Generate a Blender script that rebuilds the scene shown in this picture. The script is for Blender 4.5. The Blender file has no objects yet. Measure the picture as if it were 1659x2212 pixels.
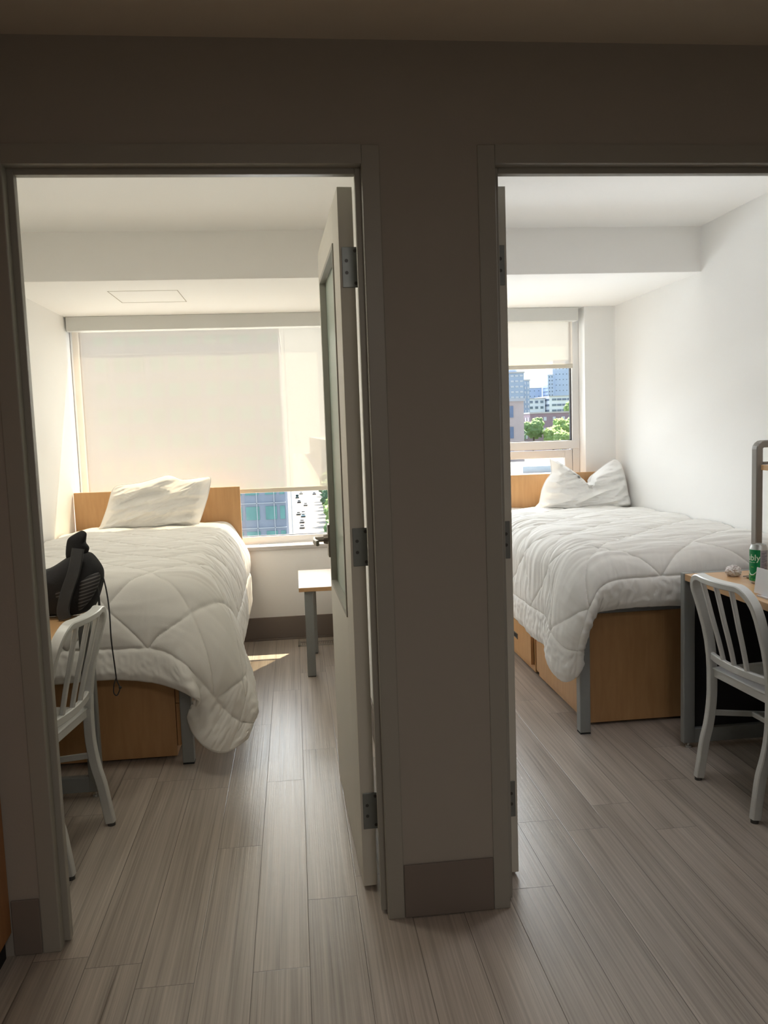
import bpy, bmesh, math, random
from mathutils import Vector, Matrix, noise
C = bpy.context.scene
COL = C.collection
PI = math.pi
random.seed(7)

# ------------------------------------------------------------------ camera
YAW, PITCH, ROLL, FPX = 0.1062, 0.0976, -0.0349, 1795.4
CAM = Vector((-0.2159, -2.2933, 1.4219))
cyw, syw, cp, sp = math.cos(YAW), math.sin(YAW), math.cos(PITCH), math.sin(PITCH)
Fv = Vector((syw*cp, cyw*cp, -sp)); R0 = Vector((cyw, -syw, 0)); U0 = R0.cross(Fv)
Rv = R0*math.cos(ROLL)+U0*math.sin(ROLL); Uv = -R0*math.sin(ROLL)+U0*math.cos(ROLL)
cd = bpy.data.cameras.new('camera'); co = bpy.data.objects.new('camera', cd); COL.objects.link(co)
M3 = Matrix((Rv, Uv, -Fv)).transposed()
co.matrix_world = Matrix.Translation(CAM) @ M3.to_4x4()
cd.sensor_fit = 'VERTICAL'; cd.sensor_height = 24.0; cd.sensor_width = 18.0
cd.lens = 24.0*FPX/2212.0; cd.clip_start = 0.02; cd.clip_end = 4000
C.camera = co

# ------------------------------------------------------------------ world, sun, exposure
W = bpy.data.worlds.new('world'); C.world = W; W.use_nodes = True
nt = W.node_tree; nt.nodes.clear()
out = nt.nodes.new('ShaderNodeOutputWorld'); bg = nt.nodes.new('ShaderNodeBackground')
tc = nt.nodes.new('ShaderNodeTexCoord'); sep = nt.nodes.new('ShaderNodeSeparateXYZ')
rp = nt.nodes.new('ShaderNodeValToRGB')
rp.color_ramp.elements[0].position = 0.0; rp.color_ramp.elements[0].color = (1.0, 1.0, 1.0, 1)
rp.color_ramp.elements[1].position = 0.7; rp.color_ramp.elements[1].color = (0.55, 0.72, 1.0, 1)
nt.links.new(tc.outputs['Generated'], sep.inputs[0]); nt.links.new(sep.outputs['Z'], rp.inputs[0])
nt.links.new(rp.outputs[0], bg.inputs[0]); bg.inputs[1].default_value = 1.2
nt.links.new(bg.outputs[0], out.inputs[0])

def sun(name, direction, energy, angle, color):
    l = bpy.data.lights.new(name, 'SUN'); l.energy = energy; l.angle = math.radians(angle); l.color = color
    o = bpy.data.objects.new(name, l); COL.objects.link(o)
    o.rotation_euler = Vector(direction).to_track_quat('-Z', 'Y').to_euler(); o.location = (0, 8, 12)
    return o
sun('sun', (-0.6, -1.0, -1.8), 27.0, 0.6, (1.0, 0.78, 0.56))
sun('sky_fill', (-0.25, -1.0, -0.45), 22.0, 120, (0.955, 0.95, 1.0))  # added wide-angle fill lamp, stronger than the visible sky backdrop
sun('street_bounce_fill', (-0.05, -1.0, 0.55), 6.0, 80, (0.98, 0.965, 1.0))  # added upward fill lamp standing in for light off the street
C.view_settings.view_transform = 'Standard'; C.view_settings.look = 'None'
C.view_settings.gamma = 1.0; C.view_settings.use_curve_mapping = False
C.view_settings.exposure = 0.15
C.cycles.use_denoising = True
C.cycles.max_bounces = 16; C.cycles.diffuse_bounces = 10; C.cycles.glossy_bounces = 4
C.cycles.transmission_bounces = 8; C.cycles.transparent_max_bounces = 16
C.cycles.sample_clamp_indirect = 6.0
C.cycles.caustics_reflective = False; C.cycles.caustics_refractive = False

# ------------------------------------------------------------------ materials
def lin(c):
    return tuple((x/255/12.92 if x/255 <= 0.04045 else ((x/255+0.055)/1.055)**2.4) for x in c)
def new_mat(name):
    m = bpy.data.materials.new(name); m.use_nodes = True
    n = m.node_tree; b = n.nodes['Principled BSDF']
    return m, n, b
def mat(name, col, rough=0.6, metal=0.0, var=0.06, scale=6.0, bump=0.0, bscale=80.0, stretch=None, spec=None):
    m, n, b = new_mat(name)
    tc = n.nodes.new('ShaderNodeTexCoord'); mp = n.nodes.new('ShaderNodeMapping')
    n.links.new(tc.outputs['Object'], mp.inputs[0])
    if stretch: mp.inputs['Scale'].default_value = stretch
    ns = n.nodes.new('ShaderNodeTexNoise'); ns.inputs['Scale'].default_value = scale; ns.inputs['Detail'].default_value = 4
    n.links.new(mp.outputs[0], ns.inputs['Vector'])
    mx = n.nodes.new('ShaderNodeMix'); mx.data_type = 'RGBA'
    mx.inputs['A'].default_value = tuple(c*(1-var) for c in col)+(1,); mx.inputs['B'].default_value = tuple(min(1, c*(1+var)) for c in col)+(1,)
    n.links.new(ns.outputs['Fac'], mx.inputs['Factor']); n.links.new(mx.outputs['Result'], b.inputs['Base Color'])
    b.inputs['Roughness'].default_value = rough; b.inputs['Metallic'].default_value = metal
    if spec is not None: b.inputs['Specular IOR Level'].default_value = spec
    if bump:
        n2 = n.nodes.new('ShaderNodeTexNoise'); n2.inputs['Scale'].default_value = bscale; n2.inputs['Detail'].default_value = 3
        n.links.new(mp.outputs[0], n2.inputs['Vector'])
        bp = n.nodes.new('ShaderNodeBump'); bp.inputs['Strength'].default_value = bump; bp.inputs['Distance'].default_value = 0.002
        n.links.new(n2.outputs['Fac'], bp.inputs['Height']); n.links.new(bp.outputs[0], b.inputs['Normal'])
    return m
M = {}
M['wall'] = mat('painted_wall', (0.86, 0.86, 0.85), 0.75, var=0.012, scale=2, bump=0.12, bscale=160)
M['hall_wall'] = mat('hall_wall_dimmed', (0.36, 0.335, 0.30), 0.7, var=0.015, scale=2, bump=0.15, bscale=160)  # base colour darkened to carry the hall's dimness
M['ceil'] = mat('ceiling_paint', (0.91, 0.905, 0.89), 0.85, var=0.01, scale=2, bump=0.1, bscale=120)
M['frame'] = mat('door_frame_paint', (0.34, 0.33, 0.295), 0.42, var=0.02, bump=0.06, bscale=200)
M['door'] = mat('door_paint', (0.66, 0.64, 0.58), 0.5, var=0.02, bump=0.05, bscale=200)
M['baseb'] = mat('rubber_baseboard', (0.20, 0.168, 0.148), 0.55, var=0.04)
M['alu_win'] = mat('window_aluminium', (0.68, 0.68, 0.68), 0.4, 0.0, var=0.02)
M['gasket'] = mat('dark_gasket', (0.03, 0.03, 0.035), 0.7)
M['sill'] = mat('stone_sill', (0.52, 0.50, 0.49), 0.35, var=0.04, scale=40)
M['fascia'] = mat('blind_fascia', (0.66, 0.67, 0.655), 0.45, var=0.01)
M['bar'] = mat('blind_bar', (0.62, 0.58, 0.50), 0.5, var=0.01)
M['steel'] = mat('hinge_steel', (0.25, 0.27, 0.27), 0.38, 0.8, var=0.05, scale=60)
M['screw'] = mat('screw_steel', (0.10, 0.10, 0.10), 0.4, 0.7)
M['bronze'] = mat('lever_metal', (0.26, 0.23, 0.20), 0.33, 0.85, var=0.04)
M['grey_metal'] = mat('grey_powder_metal', (0.27, 0.285, 0.285), 0.45, 0.15, var=0.05, scale=50, bump=0.05, bscale=400)
M['brown_metal'] = mat('hutch_metal', (0.22, 0.205, 0.185), 0.4, 0.2, var=0.05, scale=50)
M['alu'] = mat('brushed_aluminium', (0.62, 0.635, 0.63), 0.42, 0.25, var=0.05, scale=12, stretch=(4, 4, 30), bump=0.05, bscale=120)
M['linen'] = mat('white_comforter_cloth', (0.80, 0.79, 0.765), 0.85, var=0.012, scale=10, bump=0.25, bscale=500)
M['pillow'] = mat('white_pillow_cotton', (0.82, 0.815, 0.80), 0.85, var=0.01, scale=10, bump=0.25, bscale=600)
M['mattress'] = mat('mattress_cloth', (0.25, 0.27, 0.30), 0.8, var=0.05)
M['black'] = mat('black_fabric', (0.008, 0.008, 0.010), 0.8, var=0.3, scale=30, bump=0.5, bscale=250)
M['black_glossy'] = mat('black_webbing', (0.022, 0.023, 0.026), 0.6, var=0.25, scale=30, bump=0.4, bscale=300)
M['dark'] = mat('dark_cavity', (0.012, 0.012, 0.014), 0.7)
M['white_card'] = mat('white_card', (0.72, 0.72, 0.74), 0.5, var=0.01)
M['tissue'] = mat('tissue_paper', (0.70, 0.66, 0.66), 0.9, var=0.03, bump=0.3, bscale=90)
M['silver'] = mat('can_aluminium', (0.62, 0.64, 0.64), 0.3, 0.85)
M['vent'] = mat('floor_vent_metal', (0.40, 0.38, 0.35), 0.4, 0.5)

def wood_mat(name, c1, c2, axis_scale, rough=0.45):
    m, n, b = new_mat(name)
    tc = n.nodes.new('ShaderNodeTexCoord'); mp = n.nodes.new('ShaderNodeMapping')
    n.links.new(tc.outputs['Object'], mp.inputs[0]); mp.inputs['Scale'].default_value = axis_scale
    ns = n.nodes.new('ShaderNodeTexNoise'); ns.inputs['Scale'].default_value = 5; ns.inputs['Detail'].default_value = 6; ns.inputs['Distortion'].default_value = 0.3
    n.links.new(mp.outputs[0], ns.inputs['Vector'])
    r = n.nodes.new('ShaderNodeValToRGB'); r.color_ramp.elements[0].position = 0.3; r.color_ramp.elements[1].position = 0.7
    r.color_ramp.elements[0].color = c1+(1,); r.color_ramp.elements[1].color = c2+(1,)
    n.links.new(ns.outputs['Fac'], r.inputs[0]); n.links.new(r.outputs[0], b.inputs['Base Color']); b.inputs['Roughness'].default_value = rough
    return m
M['maple'] = wood_mat('maple_laminate', (0.50, 0.285, 0.125), (0.565, 0.335, 0.155), (9, 9, 1.2))
M['maple_top'] = wood_mat('maple_laminate_top', (0.52, 0.31, 0.15), (0.58, 0.36, 0.18), (9, 1.2, 9), 0.38)
M['maple_edge'] = wood_mat('maple_edge_band', (0.42, 0.235, 0.10), (0.48, 0.28, 0.12), (6, 6, 6), 0.5)
M['oak_dark'] = wood_mat('cabinet_wood', (0.33, 0.15, 0.055), (0.42, 0.20, 0.075), (9, 9, 1.0), 0.45)

# vinyl plank floor: planks 152 mm wide running along Y
def floor_mat():
    m, n, b = new_mat('vinyl_plank_floor'); N = n.nodes; L = n.links
    tc = N.new('ShaderNodeTexCoord'); sx = N.new('ShaderNodeSeparateXYZ'); L.new(tc.outputs['Object'], sx.inputs[0])
    def mth(op, a, bb=None, c=None):
        q = N.new('ShaderNodeMath'); q.operation = op
        for i, v in enumerate((a, bb, c)):
            if v is None: continue
            if isinstance(v, (int, float)): q.inputs[i].default_value = v
            else: L.new(v, q.inputs[i])
        return q.outputs[0]
    u = mth('DIVIDE', mth('ADD', sx.outputs[0], 0.5361), 0.152)
    row = mth('FLOOR', u); fu = mth('SUBTRACT', u, row)
    wn = N.new('ShaderNodeTexWhiteNoise'); wn.noise_dimensions = '1D'; L.new(row, wn.inputs['W'])
    v = mth('DIVIDE', mth('ADD', sx.outputs[1], mth('MULTIPLY', wn.outputs['Value'], 1.219)), 1.219)
    cell = mth('FLOOR', v); fv = mth('SUBTRACT', v, cell)
    du = mth('MULTIPLY', mth('MINIMUM', fu, mth('SUBTRACT', 1.0, fu)), 0.152)
    dv = mth('MULTIPLY', mth('MINIMUM', fv, mth('SUBTRACT', 1.0, fv)), 1.219)
    d = mth('MINIMUM', du, dv)
    seam = mth('SUBTRACT', 1.0, mth('MINIMUM', mth('DIVIDE', d, 0.0016), 1.0))
    cid = N.new('ShaderNodeCombineXYZ'); L.new(row, cid.inputs[0]); L.new(cell, cid.inputs[1])
    w2 = N.new('ShaderNodeTexWhiteNoise'); w2.noise_dimensions = '2D'; L.new(cid.outputs[0], w2.inputs['Vector'])
    gv = N.new('ShaderNodeCombineXYZ')
    L.new(mth('MULTIPLY', sx.outputs[0], 170.0), gv.inputs[0]); L.new(mth('MULTIPLY', sx.outputs[1], 1.6), gv.inputs[1]); L.new(mth('MULTIPLY', w2.outputs['Value'], 40.0), gv.inputs[2])
    g = N.new('ShaderNodeTexNoise'); g.inputs['Scale'].default_value = 1.0; g.inputs['Detail'].default_value = 5; g.inputs['Distortion'].default_value = 0.5; L.new(gv.outputs[0], g.inputs['Vector'])
    gv2 = N.new('ShaderNodeCombineXYZ')
    L.new(mth('MULTIPLY', sx.outputs[0], 34.0), gv2.inputs[0]); L.new(mth('MULTIPLY', sx.outputs[1], 0.9), gv2.inputs[1]); L.new(mth('MULTIPLY', w2.outputs['Value'], 70.0), gv2.inputs[2])
    g2 = N.new('ShaderNodeTexNoise'); g2.inputs['Scale'].default_value = 1.0; g2.inputs['Detail'].default_value = 3; L.new(gv2.outputs[0], g2.inputs['Vector'])
    r = N.new('ShaderNodeValToRGB'); e = r.color_ramp.elements
    e[0].position = 0.22; e[0].color = (0.12, 0.098, 0.080, 1); e[1].position = 0.66; e[1].color = (0.52, 0.46, 0.405, 1)
    q = r.color_ramp.elements.new(0.42); q.color = (0.35, 0.305, 0.265, 1)
    fac = mth('ADD', mth('MULTIPLY', g.outputs['Fac'], 0.55), mth('MULTIPLY', g2.outputs['Fac'], 0.45))
    L.new(fac, r.inputs[0])
    tone = mth('ADD', 0.93, mth('MULTIPLY', w2.outputs['Value'], 0.14))
    mul = N.new('ShaderNodeVectorMath'); mul.operation = 'SCALE'; L.new(r.outputs[0], mul.inputs[0]); L.new(tone, mul.inputs['Scale'])
    mx = N.new('ShaderNodeMix'); mx.data_type = 'RGBA'; L.new(mth('MULTIPLY', seam, 0.92), mx.inputs['Factor']); L.new(mul.outputs[0], mx.inputs['A']); mx.inputs['B'].default_value = (0.05, 0.042, 0.036, 1)
    L.new(mx.outputs['Result'], b.inputs['Base Color'])
    rg = mth('ADD', 0.235, mth('MULTIPLY', g.outputs['Fac'], 0.16)); L.new(rg, b.inputs['Roughness'])
    h = mth('SUBTRACT', g.outputs['Fac'], mth('MULTIPLY', seam, 1.0))
    bp = N.new('ShaderNodeBump'); bp.inputs['Strength'].default_value = 0.35; bp.inputs['Distance'].default_value = 0.0012
    L.new(h, bp.inputs['Height']); L.new(bp.outputs[0], b.inputs['Normal'])
    return m
M['floor'] = floor_mat()

def blind_mat():
    m = bpy.data.materials.new('blind_fabric'); m.use_nodes = True; n = m.node_tree; n.nodes.clear(); N = n.nodes; L = n.links
    o = N.new('ShaderNodeOutputMaterial'); df = N.new('ShaderNodeBsdfDiffuse'); tr = N.new('ShaderNodeBsdfTranslucent'); tp = N.new('ShaderNodeBsdfTransparent')
    m1 = N.new('ShaderNodeMixShader'); m2 = N.new('ShaderNodeMixShader')
    df.inputs[0].default_value = (0.76, 0.69, 0.62, 1); tr.inputs[0].default_value = (0.86, 0.765, 0.68, 1); tp.inputs[0].default_value = (1.0, 0.94, 0.80, 1)
    tc = N.new('ShaderNodeTexCoord'); mp = N.new('ShaderNodeMapping'); mp.inputs['Scale'].default_value = (6, 6, 160)
    ns = N.new('ShaderNodeTexNoise'); ns.inputs['Scale'].default_value = 1.0; L.new(tc.outputs['Object'], mp.inputs[0]); L.new(mp.outputs[0], ns.inputs['Vector'])
    mr = N.new('ShaderNodeMapRange'); mr.inputs['To Min'].default_value = 0.096; mr.inputs['To Max'].default_value = 0.106; L.new(ns.outputs['Fac'], mr.inputs[0])
    L.new(mr.outputs[0], m1.inputs[0]); L.new(df.outputs[0], m1.inputs[1]); L.new(tr.outputs[0], m1.inputs[2])
    m2.inputs[0].default_value = 0.32; L.new(m1.outputs[0], m2.inputs[1]); L.new(tp.outputs[0], m2.inputs[2]); L.new(m2.outputs[0], o.inputs[0])
    return m
M['blind'] = blind_mat()
def glass_mat(name, tint, gl=0.08, rough=0.02, gcol=(1, 1, 1, 1)):
    m = bpy.data.materials.new(name); m.use_nodes = True; n = m.node_tree; n.nodes.clear(); N = n.nodes; L = n.links
    o = N.new('ShaderNodeOutputMaterial'); tp = N.new('ShaderNodeBsdfTransparent'); gs = N.new('ShaderNodeBsdfGlossy'); mx = N.new('ShaderNodeMixShader')
    tp.inputs[0].default_value = tint; gs.inputs['Roughness'].default_value = rough; gs.inputs[0].default_value = gcol
    lw = N.new('ShaderNodeLayerWeight'); lw.inputs['Blend'].default_value = 0.35
    ml = N.new('ShaderNodeMath'); ml.operation = 'MULTIPLY_ADD'; ml.inputs[1].default_value = 0.5; ml.inputs[2].default_value = gl
    L.new(lw.outputs['Fresnel'], ml.inputs[0]); L.new(ml.outputs[0], mx.inputs[0]); L.new(tp.outputs[0], mx.inputs[1]); L.new(gs.outputs[0], mx.inputs[2]); L.new(mx.outputs[0], o.inputs[0])
    return m
M['pane'] = glass_mat('window_glass', (0.95, 0.98, 0.97, 1), 0.0)
M['door_glass'] = mat('door_obscure_glass', (0.33, 0.40, 0.34), 0.35, 0.0, var=0.01)

# ------------------------------------------------------------------ mesh helpers
def bm_new(): return bmesh.new()
def box(bm, x0, x1, y0, y1, z0, z1, bev=0.0, seg=2, rot=None, piv=None):
    r = bmesh.ops.create_cube(bm, size=1.0); vs = r['verts']
    for v in vs:
        v.co = Vector(((x0+x1)/2+v.co.x*(x1-x0), (y0+y1)/2+v.co.y*(y1-y0), (z0+z1)/2+v.co.z*(z1-z0)))
    if bev > 0:
        es = list({e for v in vs for e in v.link_edges})
        rr = bmesh.ops.bevel(bm, geom=es, offset=bev, segments=seg, profile=0.5, affect='EDGES')
        vs = list({v for f in rr['faces'] for v in f.verts} | {v for v in vs if v.is_valid})
    if rot is not None:
        Rm = Matrix.Rotation(rot[1], 3, rot[0]); p = Vector(piv)
        for v in vs: v.co = Rm @ (v.co-p)+p
    return vs
def tube(bm, pts, r, n=8, closed=False, cap=True):
    pts = [Vector(p) for p in pts]; rings = []; prev = None
    for i, p in enumerate(pts):
        a = pts[i-1] if (i > 0 or closed) else p; b = pts[(i+1) % len(pts)] if (i < len(pts)-1 or closed) else p
        t = (b-a).normalized()
        if prev is None:
            up = Vector((0, 0, 1)) if abs(t.z) < 0.9 else Vector((1, 0, 0)); nrm = t.cross(up).normalized()
        else:
            nrm = (prev-t*prev.dot(t)).normalized()
        prev = nrm; bn = t.cross(nrm); rr = r[i] if isinstance(r, (list, tuple)) else r
        rings.append([bm.verts.new(p+nrm*math.cos(2*PI*k/n)*rr+bn*math.sin(2*PI*k/n)*rr) for k in range(n)])
    m = len(rings)
    for i in range(m if closed else m-1):
        A, B = rings[i], rings[(i+1) % m]
        for k in range(n): bm.faces.new((A[k], A[(k+1) % n], B[(k+1) % n], B[k]))
    if cap and not closed:
        bm.faces.new(rings[0][::-1]); bm.faces.new(rings[-1])
def bar(bm, pts, w, h, wdir, bev=0.15, closed=False):
    """rectangular section swept along pts; w along wdir(s), h across; corners softened"""
    pts = [Vector(p) for p in pts]; rings = []; m = len(pts)
    for i, p in enumerate(pts):
        a = pts[i-1] if (i > 0 or closed) else p; b = pts[(i+1) % m] if (i < m-1 or closed) else p
        t = (b-a).normalized(); wd = Vector(wdir[i] if isinstance(wdir, list) else wdir); wd = (wd-t*wd.dot(t)).normalized(); hd = t.cross(wd)
        ww = w[i] if isinstance(w, list) else w; hh = h[i] if isinstance(h, list) else h
        c = min(ww, hh)*bev
        sec = [(-ww/2+c, -hh/2), (ww/2-c, -hh/2), (ww/2, -hh/2+c), (ww/2, hh/2-c), (ww/2-c, hh/2), (-ww/2+c, hh/2), (-ww/2, hh/2-c), (-ww/2, -hh/2+c)]
        rings.append([bm.verts.new(p+wd*s+hd*q) for s, q in sec])
    for i in range(m if closed else m-1):
        A, B = rings[i], rings[(i+1) % m]
        for k in range(8): bm.faces.new((A[k], A[(k+1) % 8], B[(k+1) % 8], B[k]))
    if not closed:
        bm.faces.new(rings[0][::-1]); bm.faces.new(rings[-1])
def lathe(bm, prof, cx, cy, z0, n=40):
    rings = []
    for r, z in prof:
        rings.append([bm.verts.new((cx+r*math.cos(2*PI*k/n), cy+r*math.sin(2*PI*k/n), z0+z)) for k in range(n)] if r > 1e-5 else [bm.verts.new((cx, cy, z0+z))])
    for A, B in zip(rings, rings[1:]):
        for k in range(n):
            if len(A) == 1 and len(B) == 1: continue
            if len(A) == 1: bm.faces.new((A[0], B[(k+1) % n], B[k]))
            elif len(B) == 1: bm.faces.new((A[k], A[(k+1) % n], B[0]))
            else: bm.faces.new((A[k], A[(k+1) % n], B[(k+1) % n], B[k]))
def cr(P, t):
    """Catmull-Rom through list of Vectors, t in [0, len-1]"""
    n = len(P); i = min(int(t), n-2); f = t-i
    p1, p2 = P[i], P[i+1]; p0 = P[i-1] if i > 0 else p1*2-p2; p3 = P[i+2] if i+2 < n else p2*2-p1
    return 0.5*((2*p1)+(p2-p0)*f+(2*p0-5*p1+4*p2-p3)*f*f+(3*p1-p0-3*p2+p3)*f*f*f)
def smooth_path(P, k=6):
    P = [Vector(p) for p in P]; out = []
    for i in range((len(P)-1)*k+1): out.append(cr(P, i/k))
    return out

def thing(name, label, cat, loc=(0, 0, 0), rotz=0.0, group=None, structure=False):
    o = bpy.data.objects.new(name, None); COL.objects.link(o); o.location = loc; o.rotation_euler = (0, 0, rotz); o.empty_display_size = 0.1
    if structure: o['kind'] = 'structure'
    o['label'] = label; o['category'] = cat
    if group: o['group'] = group
    return o
def wmat(o):
    m = Matrix.Translation(o.location) @ Matrix.Rotation(o.rotation_euler[2], 4, 'Z')
    return wmat(o.parent) @ m if o.parent else m
def obj(name, bm, material, parent=None, world=True, smooth=False, label=None):
    if parent is not None and world:
        bmesh.ops.transform(bm, matrix=wmat(parent).inverted(), verts=bm.verts)
    bmesh.ops.recalc_face_normals(bm, faces=bm.faces)
    me = bpy.data.meshes.new(name); bm.to_mesh(me); bm.free()
    for mm in (material if isinstance(material, list) else [material]): me.materials.append(mm)
    if smooth:
        for p in me.polygons: p.use_smooth = True
    o = bpy.data.objects.new(name, me); COL.objects.link(o)
    if parent is not None: o.parent = parent
    if label: o['label'] = label
    return o
def auto_smooth(o, ang=40):
    md = o.data
    for p in md.polygons: p.use_smooth = True
    try: md.set_sharp_from_angle(angle=math.radians(ang))
    except Exception: pass
    return o
def tag(o, label, cat, group=None, kind=None):
    o['label'] = label; o['category'] = cat
    if group: o['group'] = group
    if kind: o['kind'] = kind
    return o
def struct(name, bm, m, label=None, cat=None, parent=None):
    o = obj(name, bm, m, parent)
    if parent is None:
        o['kind'] = 'structure'; o['label'] = label; o['category'] = cat
    return o

# ------------------------------------------------------------------ dimensions
XL0, XL1 = -1.67, 0.10      # left bedroom
XR0, XR1 = 0.27, 2.07       # right bedroom
YW = 3.43                   # inner face of window wall
YX = 3.64                   # outer face
ZC, ZS, ZH = 2.48, 2.235, 2.451   # bedroom ceiling, soffit, hall ceiling
WT = 0.11                   # front wall thickness
DO = 2.134                  # door opening height
HX0, HX1, HY0 = -1.45, 3.0, -4.2

# floor (one surface through hall and rooms)
bm = bm_new(); box(bm, HX0-0.6, HX1+0.1, HY0-0.1, YX, -0.12, 0.0)
struct('floor', bm, M['floor'], 'grey wood look plank floor running through hall and both bedrooms', 'floor')
# front wall with two door openings
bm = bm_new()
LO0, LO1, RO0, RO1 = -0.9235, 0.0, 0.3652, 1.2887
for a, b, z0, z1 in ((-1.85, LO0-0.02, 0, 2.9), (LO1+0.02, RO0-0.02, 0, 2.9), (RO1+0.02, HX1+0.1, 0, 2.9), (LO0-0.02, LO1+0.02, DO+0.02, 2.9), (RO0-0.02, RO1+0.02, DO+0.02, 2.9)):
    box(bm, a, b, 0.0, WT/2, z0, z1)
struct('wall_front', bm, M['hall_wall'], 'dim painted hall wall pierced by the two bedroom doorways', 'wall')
bm = bm_new()
for a, b, z0, z1 in ((-1.85, LO0-0.02, 0, 2.9), (LO1+0.02, RO0-0.02, 0, 2.9), (RO1+0.02, HX1+0.1, 0, 2.9), (LO0-0.02, LO1+0.02, DO+0.02, 2.9), (RO0-0.02, RO1+0.02, DO+0.02, 2.9)):
    box(bm, a, b, WT/2, WT, z0, z1)
struct('wall_front_inner', bm, M['wall'], 'white bedroom side of the doorway wall', 'wall')
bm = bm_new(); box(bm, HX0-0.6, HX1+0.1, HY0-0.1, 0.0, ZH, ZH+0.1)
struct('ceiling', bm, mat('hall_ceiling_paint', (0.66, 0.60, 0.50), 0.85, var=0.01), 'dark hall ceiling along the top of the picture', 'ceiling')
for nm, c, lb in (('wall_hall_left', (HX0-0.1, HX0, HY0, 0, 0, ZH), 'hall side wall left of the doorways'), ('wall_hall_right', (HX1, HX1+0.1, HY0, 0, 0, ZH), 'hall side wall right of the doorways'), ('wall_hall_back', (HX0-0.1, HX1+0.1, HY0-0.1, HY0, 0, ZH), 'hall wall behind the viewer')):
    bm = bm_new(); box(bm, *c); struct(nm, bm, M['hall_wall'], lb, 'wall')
# bedroom walls
bm = bm_new(); box(bm, XL0-0.12, XL0, WT, YX, 0, 2.9); struct('wall_left', bm, M['wall'], 'pale side wall beside the left bed', 'wall')
bm = bm_new(); box(bm, XL1, XR0, WT, YX, 0, 2.9); struct('wall_partition', bm, M['wall'], 'partition wall between the two bedrooms', 'wall')
bm = bm_new(); box(bm, XR1, XR1+0.12, WT, YX, 0, 2.9); struct('wall_right', bm, M['wall'], 'large bare white side wall beside the right bed', 'wall')
# ceilings + dropped soffits above windows
for nm, a, b, s in (('ceiling_left_room', XL0, XL1, 'left'), ('ceiling_right_room', XR0, XR1, 'right')):
    bm = bm_new(); box(bm, a-0.05, b+0.05, WT, YX, ZC, ZC+0.1); struct(nm, bm, M['ceil'], 'upper white ceiling of the %s bedroom near its door' % s, 'ceiling')
    bm = bm_new(); box(bm, a-0.01, b+0.01, 2.19, YX, ZS, ZC+0.01, 0.003, 1); struct('ceiling_soffit_%s' % s, bm, M['ceil'], 'dropped soffit over the window end of the %s bedroom' % s, 'ceiling')
# ceiling access hatch (left soffit)
bm = bm_new()
for x0, x1, y0, y1 in ((-1.19, -0.81, 2.50, 2.504), (-1.19, -0.81, 2.90, 2.904), (-1.19, -1.186, 2.50, 2.904), (-0.814, -0.81, 2.50, 2.904)):
    box(bm, x0, x1, y0, y1, ZS-0.0012, ZS+0.004)
struct('trim_1', bm, mat('hatch_joint', (0.42, 0.38, 0.32), 0.8), 'thin outline of a square access hatch in the left soffit', 'access hatch')
# window wall: parapet, pillars
bm = bm_new(); box(bm, XL0-0.05, XL1+0.03, YW, YX, 0, 0.632); struct('wall_window_left', bm, M['wall'], 'low wall under the left bedroom window', 'wall')
bm = bm_new(); box(bm, XR0-0.03, XR1+0.05, YW, YX, 0, 0.632); box(bm, 1.849, XR1+0.05, YW, YX, 0.632, ZS+0.01)
struct('wall_window_right', bm, M['wall'], 'low wall and corner pillar by the right bedroom window', 'wall')
# outer facade mass around windows
bm = bm_new(); box(bm, -4, 5, YX-0.01, YX+0.003, ZS+0.001, 3.2); box(bm, -4, XL0-0.005, YX-0.01, YX+0.003, -1, ZS+0.001); box(bm, 1.852, 5, YX+0.001, YX+0.006, -1, ZS+0.001); box(bm, XL1, XR0, YX+0.001, YX+0.006, -1, ZS+0.001)
struct('wall_outer', bm, M['wall'], 'outside face of the building around the windows', 'wall')
# sills
for i, (a, b, s) in enumerate(((XL0, XL1, 'left'), (XR0, 1.849, 'right'))):
    bm = bm_new(); box(bm, a, b, YW-0.025, YW+0.12, 0.632, 0.660, 0.005); struct('trim_%d' % (i+2), bm, M['sill'], 'pale stone window sill of the %s bedroom' % s, 'window sill')
# baseboards
def baseb(name, boxes, lb):
    bm = bm_new()
    for c in boxes: box(bm, *c, 0.002, 1)
    struct(name, bm, M['baseb'], lb, 'baseboard')
HB = 0.162
baseb('baseboard_middle', [(LO1+0.05, RO0-0.05, -0.007, 0.0, 0.002, HB)], 'dark rubber baseboard between the two doorways')
baseb('baseboard_left', [(-1.049, LO0-0.05, -0.007, 0.0, 0.002, HB)], 'short dark baseboard piece left of the left doorway')
baseb('baseboard_right', [(RO1+0.05, HX1, -0.007, 0.0, 0.002, HB)], 'dark baseboard right of the right doorway')
baseb('baseboard_window_left', [(XL0, XL1, YW-0.008, YW, 0.012, HB), (XL0, XL1, YW-0.016, YW, 0.0, 0.012)], 'brown baseboard under the left window')
baseb('baseboard_window_right', [(XR0, XR1, YW-0.008, YW, 0.002, HB)], 'brown baseboard under the right window')
baseb('baseboard_side', [(XL0, XL0+0.007, WT, YW, 0.002, HB)], 'brown baseboard along the left bedroom side wall')
baseb('baseboard_partition_left', [(XL1-0.007, XL1, WT+0.06, YW, 0.002, HB)], 'brown baseboard behind the open left door')
baseb('baseboard_partition_right', [(XR0, XR0+0.007, WT+0.06, YW, 0.002, HB)], 'brown baseboard behind the open right door')
baseb('baseboard_wall_right', [(XR1-0.007, XR1, WT, YW, 0.002, HB)], 'brown baseboard along the right bedroom side wall')

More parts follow.
